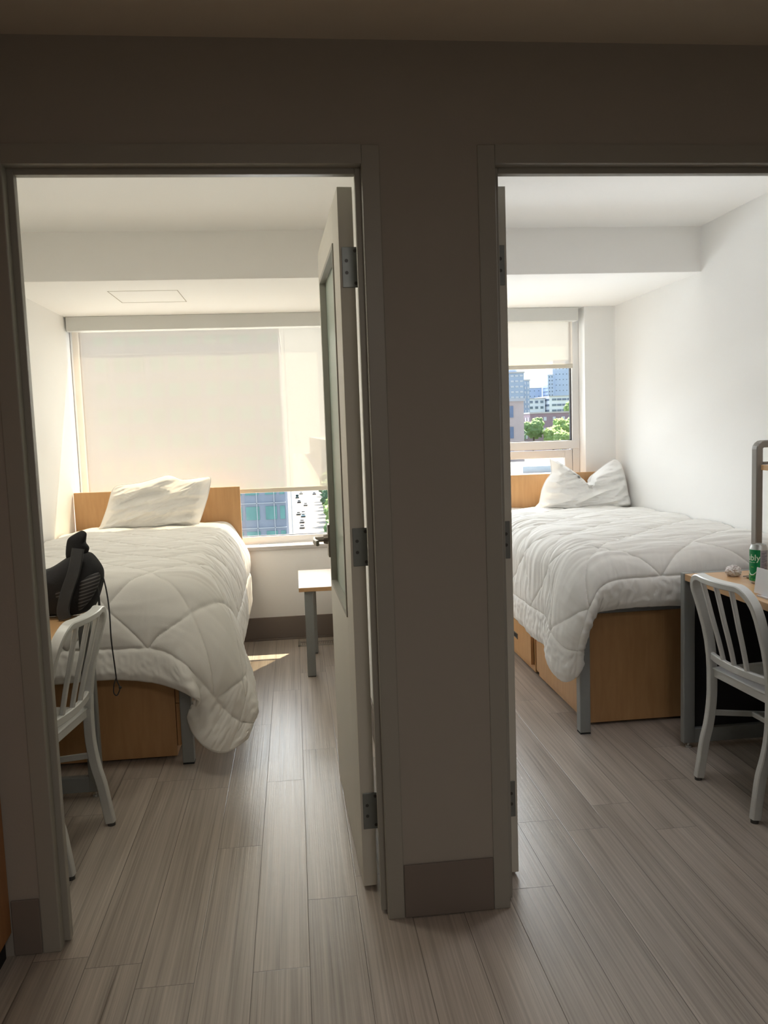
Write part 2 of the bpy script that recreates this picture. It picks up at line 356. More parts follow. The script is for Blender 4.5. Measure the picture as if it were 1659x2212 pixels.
# door frames (pressed steel: face, reveal, stop)
def door_frame(name, x0, x1, lb):
    bm = bm_new(); fw = 0.0493; t = 0.003
    box(bm, x0-fw, x0, -0.004, 0.035, 0, DO+fw, t); box(bm, x1, x1+fw, -0.004, 0.035, 0, DO+fw, t)
    box(bm, x0, x1, -0.004, 0.035, DO, DO+fw)
    s = 0.0165
    box(bm, x0-0.02, x0+s, 0.034, 0.062, 0.008, DO+0.01, 0.002); box(bm, x1-s, x1+0.02, 0.034, 0.062, 0.008, DO+0.01, 0.002)
    box(bm, x0+s, x1-s, 0.034, 0.062, DO-s, DO+0.01, 0.002)
    box(bm, x0-0.019, x0, 0.061, WT-0.001, 0, DO+0.001); box(bm, x1, x1+0.019, 0.061, WT-0.001, 0, DO+0.001); box(bm, x0-0.019, x1+0.019, 0.061, WT-0.001, DO+0.001, DO+0.019)
    box(bm, x0-fw, x0, WT-0.001, WT+0.004, 0, DO+fw); box(bm, x1, x1+fw, WT-0.001, WT+0.004, 0, DO+fw); box(bm, x0, x1, WT-0.001, WT+0.004, DO, DO+fw)
    return struct(name, bm, M['frame'], lb, 'door frame')
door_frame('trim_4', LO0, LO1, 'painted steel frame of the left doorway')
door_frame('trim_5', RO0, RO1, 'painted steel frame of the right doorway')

# added dim fill lamp on the hall ceiling, unseen behind the viewer
t = thing('fill_lamp', 'flat square fill lamp added on the hall ceiling behind the viewer', 'lamp', (0.2, -3.3, ZH))
bm = bm_new(); box(bm, -0.1, 0.5, -3.6, -3.0, ZH-0.05, ZH-0.001, 0.004); obj('housing', bm, M['alu_win'], t)
lm = bpy.data.lights.new('fill_lamp_light', 'AREA'); lm.shape = 'SQUARE'; lm.size = 0.5; lm.energy = 21.0; lm.color = (1.0, 0.92, 0.84)
lo = bpy.data.objects.new('fill_lamp_light', lm); COL.objects.link(lo); lo.parent = t; lo.location = (0, 0, -0.055)

# added fill lamps brightening both bedrooms, unseen above the door heads
for lx, lb, c, en in ((-0.95, 'flush round fill lamp added to the left bedroom near its door', (1.0, 0.94, 0.80), 6.3), (1.25, 'flush round fill lamp added to the right bedroom near its door', (0.97, 0.96, 1.0), 5.0)):
    t = thing('fill_lamp', lb, 'lamp', (lx, 0.60, ZC))
    bm = bm_new(); lathe(bm, [(0, 0), (0.19, 0), (0.19, -0.03), (0.175, -0.05), (0.0, -0.055)], lx, 0.60, ZC-0.001, 40); obj('fill_lamp_shade', bm, M['alu_win'], t)
    lm = bpy.data.lights.new('fill_lamp_light', 'AREA'); lm.shape = 'DISK'; lm.size = 0.34; lm.energy = en; lm.color = c
    lo = bpy.data.objects.new('fill_lamp_light', lm); COL.objects.link(lo); lo.parent = t; lo.location = (0, 0, -0.06)

# doors, hinged, standing open into the rooms
def make_door(name, hx, side, ang, lb):
    """hx: x of hinge-side face nearest jamb; side -1 = jamb on right. local: panel along +Y, thickness in X from 0 to side*0.044"""
    t = thing(name, lb, 'door', (hx, 0.168, 0), ang, structure=True)
    w, th, z0, z1 = 0.895, 0.044, 0.012, 2.122
    la, lb_, lz0, lz1 = 0.20, 0.80, 0.84, 1.99
    bm = bm_new(); X0, X1 = (-th, 0) if side < 0 else (0, th)
    b = 0.0015
    k_ = 0.0155; box(bm, X0, X1, 0, la-k_, z0, z1, b); box(bm, X0, X1, lb_+k_, w, z0, z1, b); box(bm, X0, X1, la-k_, lb_+k_, z0, lz0-k_); box(bm, X0, X1, la-k_, lb_+k_, lz1+k_, z1)
    obj('door_panel', bm, M['door'], t, world=False)
    bm = bm_new(); box(bm, (X0+X1)/2-0.003, (X0+X1)/2+0.003, la-0.004, lb_+0.004, lz0-0.004, lz1+0.004)
    obj('glass_lite', bm, M['door_glass'], t, world=False, label='grey-green glass panel')
    bm = bm_new()
    for xx0, xx1 in ((X0-0.004, X0+0.018), (X1-0.018, X1+0.004)):
        box(bm, xx0, xx1, la-0.015, la, lz0-0.015, lz1+0.015); box(bm, xx0, xx1, lb_, lb_+0.015, lz0-0.015, lz1+0.015)
        box(bm, xx0, xx1, la, lb_, lz0-0.015, lz0); box(bm, xx0, xx1, la, lb_, lz1, lz1+0.015)
    obj('lite_frame', bm, M['frame'], t, world=False)
    for z in (0.198, 1.02, 1.838):
        bm = bm_new(); jx = 0.006*(-side)
        hx0, hx1 = ((-0.037, 0.010) if side < 0 else (-0.010, 0.037))
        box(bm, hx0, hx1, -0.0035, 0.0, z, z+0.115, 0.0012)
        tube(bm, [((0.014 if side < 0 else -0.014), -0.012, z), ((0.014 if side < 0 else -0.014), -0.012, z+0.115)], 0.007, 12)
        h = obj('hinge', bm, M['steel'], t, world=False)
        for sx, sz in ((0.002, 0.104), (-0.024, 0.076), (-0.024, 0.042), (0.002, 0.012)):
            bm = bm_new(); cx = sx if side < 0 else -sx
            tube(bm, [(cx, -0.0034, z+sz), (cx, -0.0044, z+sz)], 0.0052, 12)
            box(bm, cx-0.0036, cx+0.0036, -0.0047, -0.0043, z+sz-0.0007, z+sz+0.0007); box(bm, cx-0.0007, cx+0.0007, -0.0047, -0.0043, z+sz-0.0036, z+sz+0.0036)
            obj('screw', bm, M['screw'], h, world=False)
    # lever set
    for sgn, xf in ((-1, X0), (1, X1)):
        bm = bm_new(); yh = w-0.065
        box(bm, min(xf, xf+sgn*0.012), max(xf, xf+sgn*0.012), yh-0.03, yh+0.03, 0.93, 1.06, 0.004)
        tube(bm, [(xf+sgn*0.01, yh, 1.0), (xf+sgn*0.028, yh, 1.0)], [0.021, 0.017], 16); tube(bm, [(xf+sgn*0.026, yh, 1.0), (xf+sgn*0.062, yh, 1.0)], 0.010, 12)
        bar(bm, smooth_path([(xf+sgn*0.062, yh+0.012, 1.0), (xf+sgn*0.066, yh-0.02, 1.0), (xf+sgn*0.066, yh-0.07, 1.0), (xf+sgn*0.058, yh-0.115, 1.0)], 4), 0.022, 0.012, (0, 0, 1), 0.25)
        if sgn == side or True:
            obj('lever_handle', bm, M['bronze'], t, world=False)
    return t
make_door('door_1', -0.014, -1, 0.030, 'open left door seen nearly edge on with three dull hinges and tall glass panel')
make_door('door_2', 0.393, 1, 0.0, 'open right door hidden edge on behind its doorway frame')

# ------------------------------------------------------------------ windows
def window(name, x0, x1, transom, lb):
    t = thing(name, lb, 'window', ((x0+x1)/2, 3.58, 0.66), structure=True)
    y0, y1 = 3.55, 3.62
    bm = bm_new(); f = 0.05; top = ZS
    box(bm, x0, x0+f, y0, y1, 0.66, top, 0.003); box(bm, x1-f, x1, y0, y1, 0.66, top, 0.003)
    box(bm, x0+f, x1-f, y0, y1, 0.66, 0.712, 0.003); box(bm, x0+f, x1-f, y0, y1, top-0.05, top, 0.003)
    if transom: box(bm, x0+0.002, x1-0.002, y0-0.006, y1, 1.245, 1.305, 0.003)
    obj('window_frame', bm, M['alu_win'], t)
    zs = ((0.712, top-0.05),) if not transom else ((1.305, top-0.05),)
    for a, b in zs:
        bm = bm_new(); box(bm, x0+f, x1-f, 3.585, 3.591, a, b); obj('pane', bm, M['pane'], t)
        bm = bm_new(); g = 0.008
        box(bm, x0+f, x0+f+g, 3.575, 3.60, a, b); box(bm, x1-f-g, x1-f, 3.575, 3.60, a, b); box(bm, x0+f, x1-f, 3.575, 3.60, a, a+g*0.5)
        obj('gasket', bm, M['gasket'], t)
    if transom:   # hopper sash below
        bm = bm_new(); a0, a1, b0, b1 = x0+f+0.004, x1-f-0.004, 0.716, 1.238
        for c in ((a0, a0+0.055, b0, b1), (a1-0.055, a1, b0, b1), (a0+0.055, a1-0.055, b0, b0+0.055), (a0+0.055, a1-0.055, b1-0.055, b1)):
            box(bm, c[0], c[1], y0+0.004, y1-0.01, c[2], c[3], 0.003)
        s = obj('sash', bm, M['alu_win'], t)
        bm = bm_new(); box(bm, a0+0.055, a1-0.055, 3.583, 3.589, b0+0.055, b1-0.055); obj('pane', bm, M['pane'], s)
    return t
window('window_1', XL0+0.005, XL1-0.002, False, 'wide left window almost fully covered by its roller blind')
window('window_2', XR0+0.005, 1.847, True, 'right window with fixed upper pane over a hopper sash')

def blind(x0, x1, zb, lb, f0, f1):
    t = thing('roller_blind', lb, 'blind', ((x0+x1)/2, 3.50, ZS))
    bm = bm_new(); box(bm, f0, f1, 3.435, 3.535, 2.142, ZS-0.001, 0.002); obj('fascia', bm, M['fascia'], t)
    bm = bm_new(); nx, nz = 40, 30; g = []
    for j in range(nz+1):
        row = []
        for i in range(nx+1):
            x = x0+(x1-x0)*i/nx; z = zb+(2.16-zb)*j/nz
            row.append(bm.verts.new((x, 3.50+0.0025*math.sin(x*9+z*2), z)))
        g.append(row)
    for j in range(nz):
        for i in range(nx): bm.faces.new((g[j][i], g[j][i+1], g[j+1][i+1], g[j+1][i]))
    obj('shade_fabric', bm, M['blind'], t, smooth=True)
    bm = bm_new(); box(bm, x0, x1, 3.492, 3.508, zb-0.028, zb+0.002, 0.004); obj('bottom_bar', bm, M['bar'], t)
    bm = bm_new(); tube(bm, [(x1-0.012, 3.515, 2.2), (x0+0.012, 3.515, 2.2)], 0.02, 12); obj('roller', bm, M['bar'], t)
    return t
blind(-1.640, 0.030, 1.052, 'cream roller blind pulled down over most of the left window', -1.657, 0.098)
blind(0.31, 1.785, 1.845, 'short roller blind covering only the top of the right window', 0.275, 1.808)

# ------------------------------------------------------------------ hall cabinet at far left
t = thing('wood_cabinet', 'orange-brown wooden cabinet side standing at the left edge of the hall', 'cabinet', (-1.25, -0.02, 0))
bm = bm_new(); box(bm, -1.44, -1.052, -0.50, -0.004, 0.07, 2.2, 0.003); obj('carcass', bm, M['oak_dark'], t)
bm = bm_new(); box(bm, -1.44, -1.07, -0.46, -0.01, 0.0, 0.07); obj('plinth', bm, M['dark'], t)
bm = bm_new(); box(bm, -1.436, -1.053, -0.522, -0.502, 0.075, 2.19, 0.003); d = obj('cabinet_door', bm, M['oak_dark'], t)
bm = bm_new(); box(bm, -1.13, -1.118, -0.545, -0.522, 1.0, 1.14, 0.003); obj('door_pull', bm, M['steel'], d)

# ------------------------------------------------------------------ beds
def make_bed(x0, x1, lb, hx0, hx1):
    t = thing('bed', lb, 'bed', ((x0+x1)/2, 2.35, 0))
    for lx in (x0, x1-0.05):
        for ly in (1.295, 3.28):
            bm = bm_new(); box(bm, lx, lx+0.05, ly, ly+0.05, 0.006, 0.60, 0.004); l = obj('leg', bm, M['grey_metal'], t)
            bm = bm_new(); box(bm, lx+0.001, lx+0.049, ly+0.001, ly+0.049, 0.0, 0.006); obj('foot_pad', bm, M['dark'], l)
    bm = bm_new(); e = 0.002
    box(bm, x0+0.05+e, x1-0.05-e, 1.298, 1.338, 0.56, 0.598, 0.003); box(bm, x0+0.05+e, x1-0.05-e, 3.285, 3.325, 0.56, 0.598, 0.003)
    box(bm, x0+0.005, x0+0.045, 1.347, 3.278, 0.56, 0.598, 0.003); box(bm, x1-0.045, x1-0.005, 1.347, 3.278, 0.56, 0.598, 0.003)
    for k in range(6): box(bm, x0+0.05, x1-0.05, 1.6+k*0.3, 1.63+k*0.3, 0.57, 0.588)
    obj('frame_rail', bm, M['grey_metal'], t)
    bm = bm_new(); box(bm, hx0, hx1, 3.345, 3.375, 0.522, 1.083, 0.003); obj('headboard', bm, M['maple'], t)
    bm = bm_new(); box(bm, x0+0.008, x1-0.03, 1.31, 3.335, 0.60, 0.80, 0.035, 4); obj('mattress', bm, M['mattress'], t, smooth=True)
    return t
make_bed(-1.662, -0.705, 'left metal framed bed with wide maple headboard under the covered window', -1.662, -0.582)
make_bed(1.039, 2.060, 'right metal framed bed with maple headboard below the open window', 1.02, 2.060)

# storage drawer units under the beds
def chest(x0, x1, y0, y1, face, lb, group):
    """face -1: drawers on low-x side, +1 on high-x side"""
    t = thing('storage_chest', lb, 'drawer chest', ((x0+x1)/2, (y0+y1)/2, 0), group=group)
    b0, b1 = (x0+0.02, x1) if face < 0 else (x0, x1-0.02)
    bm = bm_new(); T = 0.018
    box(bm, b0, b1, y0, y0+T, 0.012, 0.535, 0.001); box(bm, b0, b1, y1-T, y1, 0.012, 0.535, 0.001)
    box(bm, b0, b1, y0+T, y1-T, 0.012, 0.05, 0.001); box(bm, b0, b1, y0+T, y1-T, 0.51, 0.535, 0.001); xb = (x1-0.01, x1) if face < 0 else (x0, x0+0.01)
    box(bm, xb[0], xb[1], y0+T, y1-T, 0.05, 0.51)
    obj('body', bm, M['maple'], t)
    for yy in (y0+0.05, y1-0.09):
        for xx in (b0+0.03, b1-0.07):
            bm = bm_new(); box(bm, xx, xx+0.04, yy, yy+0.04, 0, 0.012); obj('glide', bm, M['dark'], t)
    xf = (x0, x0+0.019) if face < 0 else (x1-0.019, x1)
    for z0, z1 in ((0.052, 0.243), (0.247, 0.530)):
        bm = bm_new(); box(bm, xf[0], xf[1], y0+T+0.003, y1-T-0.003, z0, z1, 0.0015); d = obj('drawer', bm, M['maple'], t)
        ym = (y0+y1)/2-0.03; zc = z0+(0.20 if z1-z0 > 0.2 else 0.097)
        xs = x0-0.003 if face < 0 else x1
        bm = bm_new(); w, h = 0.058, 0.016
        box(bm, xs, xs+0.003, ym-w, ym+w, zc-h, zc-h+0.004); box(bm, xs, xs+0.003, ym-w, ym+w, zc+h-0.004, zc+h); box(bm, xs, xs+0.003, ym-w, ym-w+0.008, zc-h, zc+h); box(bm, xs, xs+0.003, ym+w-0.008, ym+w, zc-h, zc+h)
        hh = obj('handle', bm, M['steel'], d)
        bm = bm_new(); box(bm, xs+0.0008, xs+0.0022, ym-w+0.008, ym+w-0.008, zc-h+0.004, zc+h-0.004); obj('handle_recess', bm, M['dark'], d)
    return t
chest(1.090, 2.04, 1.40, 2.175, -1, 'maple drawer chest under the foot half of the right bed', None)
chest(1.090, 2.04, 2.245, 3.02, -1, 'maple drawer chest under the pillow half of the right bed', None)
chest(-1.63, -0.768, 1.375, 2.15, 1, 'maple drawer chest under the foot half of the left bed', None)
chest(-1.63, -0.768, 2.22, 2.995, 1, 'maple drawer chest under the pillow half of the left bed', None)

# ------------------------------------------------------------------ comforters
def comforter(ctrl, S, T, D, s0, t0, t_border, s_borders, lb, seed, fold=1.0, NX=340, NY=380, puff=0.013, hem_idx=None):
    """ctrl[row][col] points; S, T cloth coordinates (m) of columns / rows"""
    R, K = len(ctrl), len(ctrl[0]); P = [[Vector(p) for p in r] for r in ctrl]
    tot_s = S[-1]-S[0]; tot_t = T[-1]-T[0]
    def par(A, v):
        for i in range(len(A)-1):
            if v <= A[i+1]+1e-9: return i+(v-A[i])/(A[i+1]-A[i])
        return len(A)-1.0
    pos = []; 
    us = [S[0]+tot_s*i/NX for i in range(NX+1)]; ts = [T[0]+tot_t*j/NY for j in range(NY+1)]
    cols = []
    for s in us:
        a = par(S, s); cols.append([cr(P[r], a) for r in range(R)])
    for t_ in ts:
        b = par(T, t_); pos.append([cr(cols[i], b) for i in range(NX+1)])
    bm = bm_new(); g = []
    for j in range(NY+1):
        row = []
        for i in range(NX+1):
            p = pos[j][i]
            du = pos[j][min(i+1, NX)]-pos[j][max(i-1, 0)]; dv = pos[min(j+1, NY)][i]-pos[max(j-1, 0)][i]
            n = dv.cross(du)
            if n.length > 1e-9: n.normalize()
            s, t_ = us[i], ts[j]
            # quilting lines: diagonal lattice inside a straight border
            inside = t_ < t_border and all((s < sb[0]) if sb[1] > 0 else (s > sb[0]) for sb in s_borders)
            q1 = ((s-s0)+(t_-t0))/D; q2 = ((s-s0)-(t_-t0))/D
            d1 = abs(q1-round(q1))*D*0.707; d2 = abs(q2-round(q2))*D*0.707
            d = min(d1, d2) if inside else 9
            d = min(d, abs(t_-t_border), *[abs(s-sb[0]) for sb in s_borders]) if s_borders else min(d, abs(t_-t_border))
            edge = min(T[-1]-t_, *( [S[-1]-s] if s_borders and s_borders[0][1] > 0 else [s-S[0]] ))
            h = puff*(1-math.exp(-(d/0.022)))*(0.35+0.65*min(1, d/0.12)) - 0.006*math.exp(-(d/0.006)**2)
            h *= min(1, 0.25+edge/0.04)
            top = max(0.0, min(1.0, (t0+0.02-t_)/0.25))          # on the mattress
            # wrinkles: ridges across the bed on top and down the side drape
            wv = Vector((s*2.2+seed, t_*17.0, seed*3.1)); w1 = noise.noise(wv); w1 = 1-abs(w1)*2.2
            wv2 = Vector((s*5.0+seed*2, t_*34.0, seed)); w2 = 1-abs(noise.noise(wv2))*2.2
            wf = 1-abs(noise.noise(Vector((s*13.0, t_*2.4, seed+9))))*2.2
            wf2 = 1-abs(noise.noise(Vector((s*30.0+(t_*9), t_*6, seed+4))))*2.0
            amp = 0.35+0.65*(0.5+0.5*noise.noise(Vector((s*2.5, t_*2.5, seed+20))))
            h += top*fold*amp*(0.0075*w1+0.0045*w2) + (1-top)*amp*(0.0060*wf+0.0032*wf2)
            if not inside: h += 0.0035*(1-abs(noise.noise(Vector((s*26, t_*26, seed+3)))*2.2))*min(1, edge/0.03)
            row.append(bm.verts.new(p+n*h))
        g.append(row)
    for j in range(NY):
        for i in range(NX): bm.faces.new((g[j][i], g[j][i+1], g[j+1][i+1], g[j+1][i]))
    rim = []
    if s_borders and s_borders[0][1] > 0:
        rim = [g[j][NX].co.copy() for j in range(0, NY+1, 4)]+[g[NY][i].co.copy() for i in range(NX, -1, -4)]
    else:
        rim = [g[j][0].co.copy() for j in range(0, NY+1, 4)]+[g[NY][i].co.copy() for i in range(0, NX+1, 4)]
    c = Vector((sum((P[0][0].x, P[0][-1].x))/2, 2.0, 0.6))
    t = thing('comforter', lb, 'comforter', c)
    o = obj('quilted_cover', bm, M['linen'], t, smooth=True)
    md = o.modifiers.new('thick', 'SOLIDIFY'); md.thickness = 0.014; md.offset = 0
    bm = bm_new(); tube(bm, rim, 0.0045, 6); obj('hem_piping', bm, M['linen'], t, smooth=True)
    return t

# left comforter
zt = 0.845
cl = []
top_rows = [(3.335, 0.83), (3.05, 0.845), (2.6, 0.85), (2.1, 0.845), (1.70, 0.845)]
for y, z in top_rows:
    k = (3.335-y)/1.6; off = -0.015*(1-k)
    cl.append([(-1.655, y, z-0.02), (-1.50, y, z+0.004), (-1.25, y, z+0.006), (-1.00, y, z+0.004), (-0.80, y, z+0.004), (-0.69, y, z-0.003),
               (-0.615+off-0.01, y, z-0.045), (-0.565+off, y, z-0.15), (-0.535+off, y, z-0.30), (-0.525+off-0.02*(1-k), y, 0.36-0.10*(1-k))])
cl.append([(-1.655, 1.42, 0.82), (-1.50, 1.42, 0.842), (-1.25, 1.42, 0.845), (-1.0, 1.42, 0.845), (-0.80, 1.42, 0.845), (-0.68, 1.42, 0.835), (-0.605, 1.43, 0.79), (-0.545, 1.44, 0.67), (-0.505, 1.45, 0.51), (-0.475, 1.46, 0.36)])
cl.append([(-1.655, 1.30, 0.79), (-1.50, 1.285, 0.815), (-1.25, 1.28, 0.82), (-1.0, 1.275, 0.82), (-0.80, 1.275, 0.815), (-0.665, 1.27, 0.79), (-0.575, 1.275, 0.71), (-0.515, 1.28, 0.58), (-0.475, 1.29, 0.44), (-0.440, 1.31, 0.31)])
cl.append([(-1.655, 1.25, 0.69), (-1.50, 1.235, 0.70), (-1.25, 1.23, 0.70), (-1.0, 1.225, 0.70), (-0.80, 1.215, 0.695), (-0.675, 1.195, 0.66), (-0.585, 1.175, 0.575), (-0.52, 1.175, 0.46), (-0.47, 1.19, 0.35), (-0.425, 1.21, 0.245)])
cl.append([(-1.655, 1.24, 0.56), (-1.50, 1.225, 0.56), (-1.25, 1.215, 0.56), (-1.0, 1.21, 0.56), (-0.81, 1.19, 0.55), (-0.705, 1.14, 0.50), (-0.625, 1.135, 0.41), (-0.565, 1.15, 0.31), (-0.50, 1.165, 0.235), (-0.437, 1.185, 0.205)])
cl.append([(-1.655, 1.23, 0.43), (-1.50, 1.22, 0.42), (-1.25, 1.205, 0.425), (-1.0, 1.20, 0.43), (-0.79, 1.18, 0.400), (-0.655, 1.10, 0.350), (-0.705, 1.21, 0.245), (-0.645, 1.14, 0.145), (-0.555, 1.13, 0.108), (-0.462, 1.16, 0.150)])
SL = [0, 0.155, 0.405, 0.655, 0.855, 0.965, 1.055, 1.175, 1.33, 1.48]
TL = [0, 0.285, 0.735, 1.235, 1.635, 1.915, 2.06, 2.17, 2.31, 2.44]
comforter(cl, SL, TL, 0.33, 0.80, 2.315, 2.315, [(1.35, 1)], 'rumpled white quilted comforter on the left bed, long corner hanging almost to the floor', 1.3, fold=0.8)

# right comforter (drapes over the low-x side and the foot)
cr_ = []
for y, z, hz, hx in ((3.335, 0.83, 0.42, 0.985), (3.0, 0.84, 0.42, 0.985), (2.6, 0.85, 0.40, 0.985), (2.2, 0.85, 0.37, 0.98), (1.80, 0.85, 0.345, 0.975), (1.55, 0.848, 0.35, 0.975)):
    cr_.append([(hx, y, hz), (0.975, y, 0.50), (0.985, y, 0.64), (1.00, y, 0.755), (1.045, y, z-0.03), (1.13, y, z), (1.30, y, z+0.004), (1.55, y, z+0.006), (1.85, y, z+0.004), (2.062, y, z-0.01)])
cr_.append([(0.945, 1.42, 0.30), (0.955, 1.41, 0.46), (0.975, 1.40, 0.61), (1.00, 1.39, 0.73), (1.045, 1.38, 0.81), (1.13, 1.36, 0.842), (1.30, 1.35, 0.85), (1.55, 1.35, 0.852), (1.85, 1.35, 0.85), (2.062, 1.35, 0.835)])
cr_.append([(0.965, 1.30, 0.26), (0.975, 1.28, 0.42), (0.985, 1.26, 0.56), (1.01, 1.25, 0.68), (1.06, 1.245, 0.765), (1.14, 1.25, 0.81), (1.30, 1.25, 0.82), (1.55, 1.25, 0.822), (1.85, 1.25, 0.82), (2.062, 1.26, 0.80)])
cr_.append([(1.005, 1.262, 0.285), (1.015, 1.23, 0.42), (1.03, 1.20, 0.53), (1.06, 1.19, 0.62), (1.10, 1.19, 0.69), (1.17, 1.19, 0.72), (1.31, 1.195, 0.725), (1.55, 1.195, 0.725), (1.85, 1.195, 0.725), (2.062, 1.21, 0.72)])
cr_.append([(1.025, 1.27, 0.33), (1.035, 1.25, 0.42), (1.045, 1.24, 0.50), (1.065, 1.23, 0.56), (1.10, 1.225, 0.59), (1.17, 1.22, 0.60), (1.31, 1.215, 0.605), (1.55, 1.21, 0.60), (1.85, 1.21, 0.595), (2.062, 1.22, 0.60)])
SR = [0, 0.14, 0.28, 0.395, 0.475, 0.56, 0.73, 0.98, 1.28, 1.49]
TR = [0, 0.335, 0.735, 1.135, 1.535, 1.785, 1.985, 2.105, 2.215, 2.34]
comforter(cr_, SR, TR, 0.44, 0.815, 2.205, 2.205, [(0.135, -1)], 'creased white quilted comforter on the right bed, pointed corner hanging beside the drawers', 5.7, fold=1.25)

# ------------------------------------------------------------------ pillows (outline inflated)
def pillow(pts, y_base, z_base, lean, cx, cz, thick, lb, seed, wdir):
    N = 160; K = 46
    P = [Vector((x, 0, z)) for x, z in pts]; n = len(P)
    def per(t):
        i = int(t) % n; f = t-int(t)
        p0, p1, p2, p3 = P[i-1], P[i], P[(i+1) % n], P[(i+2) % n]
        a = 0.35; m1 = (p2-p0)*a; m2 = (p3-p1)*a
        return p1*(2*f**3-3*f**2+1)+m1*(f**3-2*f**2+f)+p2*(-2*f**3+3*f**2)+m2*(f**3-f**2)
    out = [per(n*i/N) for i in range(N)]
    c = Vector((cx, 0, cz)); bm = bm_new(); sides = []
    for sd in (-1, 1):
        rings = []
        for k in range(K+1):
            f = k/K; ring = []
            if k == 0:
                vs = [None]
            for i in range(N if k else 1):
                q = c+(out[i]-c)*f if k else c.copy()
                dd = 1-f; th = thick*(1-(f)**2.6)**0.62
                L = (out[i]-c).length; th *= 1-(f**1.5)*(1-min(1.0, 0.45+L*2.2))
                x, z = q.x, q.z
                u = x*math.cos(wdir)+z*math.sin(wdir); v = -x*math.sin(wdir)+z*math.cos(wdir)
                w = (1-abs(noise.noise(Vector((u*3.5+seed, v*17+1.2*math.sin(u*5+seed), seed))))*2.4)*0.034+(1-abs(noise.noise(Vector((u*8, v*40, seed+5))))*2.4)*0.015
                pin = (1-abs(noise.noise(Vector((math.atan2(z-cz, x-cx)*9, f*1.5, seed+7))))*2)*0.008*f*f
                h = max(0, th+(w+pin)*min(1, (1-f)*7))
                yy = sd*h if sd < 0 else sd*h*0.75
                ring.append(Vector((x, yy, z)))
            rings.append(ring)
        sides.append(rings)
    rimv = None; lay = []
    for si, rings in enumerate(sides):
        vr = []
        for k, ring in enumerate(rings):
            if k == K:
                if rimv is None: rimv = [bm.verts.new(v) for v in ring]
                vr.append(rimv)
            else: vr.append([bm.verts.new(v) for v in ring])
        for k in range(K):
            A, B = vr[k], vr[k+1]
            for i in range(N):
                j = (i+1) % N
                if k == 0: bm.faces.new((A[0], B[i], B[j]))
                else: bm.faces.new((A[i], A[j], B[j], B[i]))
    for v in bm.verts:
        z = v.co.z-z_base; v.co.y = y_base+v.co.y+z*lean
    t = thing('pillow', lb, 'pillow', (cx, y_base, z_base))
    o = obj('pillow_body', bm, M['pillow'], t, smooth=True)
    rim = [v for v in out]; bm = bm_new()
    tube(bm, [Vector((p.x, y_base+(p.z-z_base)*lean, p.z)) for p in rim], 0.003, 6, closed=True); obj('seam', bm, M['pillow'], t, smooth=True)
    return t
PL = [(-1.47, 0.853), (-1.455, 0.88), (-1.415, 0.99), (-1.385, 1.095), (-1.345, 1.128), (-1.20, 1.142), (-1.03, 1.182), (-0.935, 1.150), (-0.795, 1.160), (-0.757, 1.148), (-0.785, 1.02), (-0.84, 0.868), (-0.872, 0.846), (-1.15, 0.852)]
pillow(PL, 3.13, 0.85, 0.32, -1.12, 0.99, 0.072, 'white pillow slumped diagonally against the left headboard', 2.2, math.radians(24))
PR = [(1.395, 0.858), (1.428, 0.90), (1.455, 0.985), (1.49, 1.045), (1.535, 1.10), (1.535, 1.19), (1.588, 1.168), (1.70, 1.088), (1.765, 1.018), (1.80, 1.026), (1.82, 1.068), (1.92, 1.135), (1.99, 1.168), (2.03, 1.14), (2.052, 1.03), (2.058, 0.93), (2.062, 0.858), (1.95, 0.848), (1.60, 0.850)]
pillow(PR, 3.16, 0.85, 0.30, 1.78, 0.935, 0.078, 'white pillow with two pointed upper corners against the right headboard', 6.1, math.radians(4))

# ------------------------------------------------------------------ desks
def desk(x0, x1, y0, y1, front, lb, panel=False):
    """front -1: user side at x0; +1: user side at x1"""
    t = thing('desk', lb, 'desk', ((x0+x1)/2, (y0+y1)/2, 0)); zt = 0.77
    e = 0.032
    bm = bm_new(); box(bm, x0 if front > 0 else x0+0.004, x1 if front < 0 else x1-0.004, y0+e+0.001, y1-e-0.001, zt-0.029, zt, 0.002); obj('desktop', bm, M['maple_top'], t)
    for ya in (y0, y1-e):
        bm = bm_new(); wl = 0.052
        box(bm, x0, x0+wl, ya, ya+e, 0.022, zt+0.002, 0.004); box(bm, x1-wl, x1, ya, ya+e, 0.022, zt+0.002, 0.004)
        box(bm, x0+wl-0.004, x1-wl+0.004, ya+0.001, ya+e-0.001, 0.022, 0.085, 0.003); box(bm, x0+wl-0.004, x1-wl+0.004, ya+0.001, ya+e-0.001, zt-0.05, zt, 0.003)
        f = obj('side_frame', bm, M['grey_metal'], t)
        for xx in (x0+0.03, x1-0.03):
            bm = bm_new(); tube(bm, [(xx, ya+e/2, 0.0), (xx, ya+e/2, 0.008)], 0.013, 12); tube(bm, [(xx, ya+e/2, 0.007), (xx, ya+e/2, 0.024)], 0.005, 8); obj('leveling_foot', bm, M['silver'], f)
    if panel:
        bm = bm_new(); box(bm, x0+0.053, x1-0.053, y1-0.008, y1-0.002, 0.086, zt-0.052, 0.001); obj('end_panel', bm, M['dark'], t)
    bm = bm_new(); xb = (x1-0.10, x1-0.082) if front < 0 else (x0+0.082, x0+0.10)
    box(bm, xb[0], xb[1], y0+e+0.002, y1-e-0.002, 0.28, zt-0.052, 0.001); obj('modesty_panel', bm, M['dark'], t)
    return t
desk(1.415, 2.055, 0.165, 1.080, -1, 'maple topped desk with grey metal side frames at the right edge', True)
desk(-1.655, -1.035, 0.165, 1.055, 1, 'maple topped desk mostly hidden behind the left doorway frame')

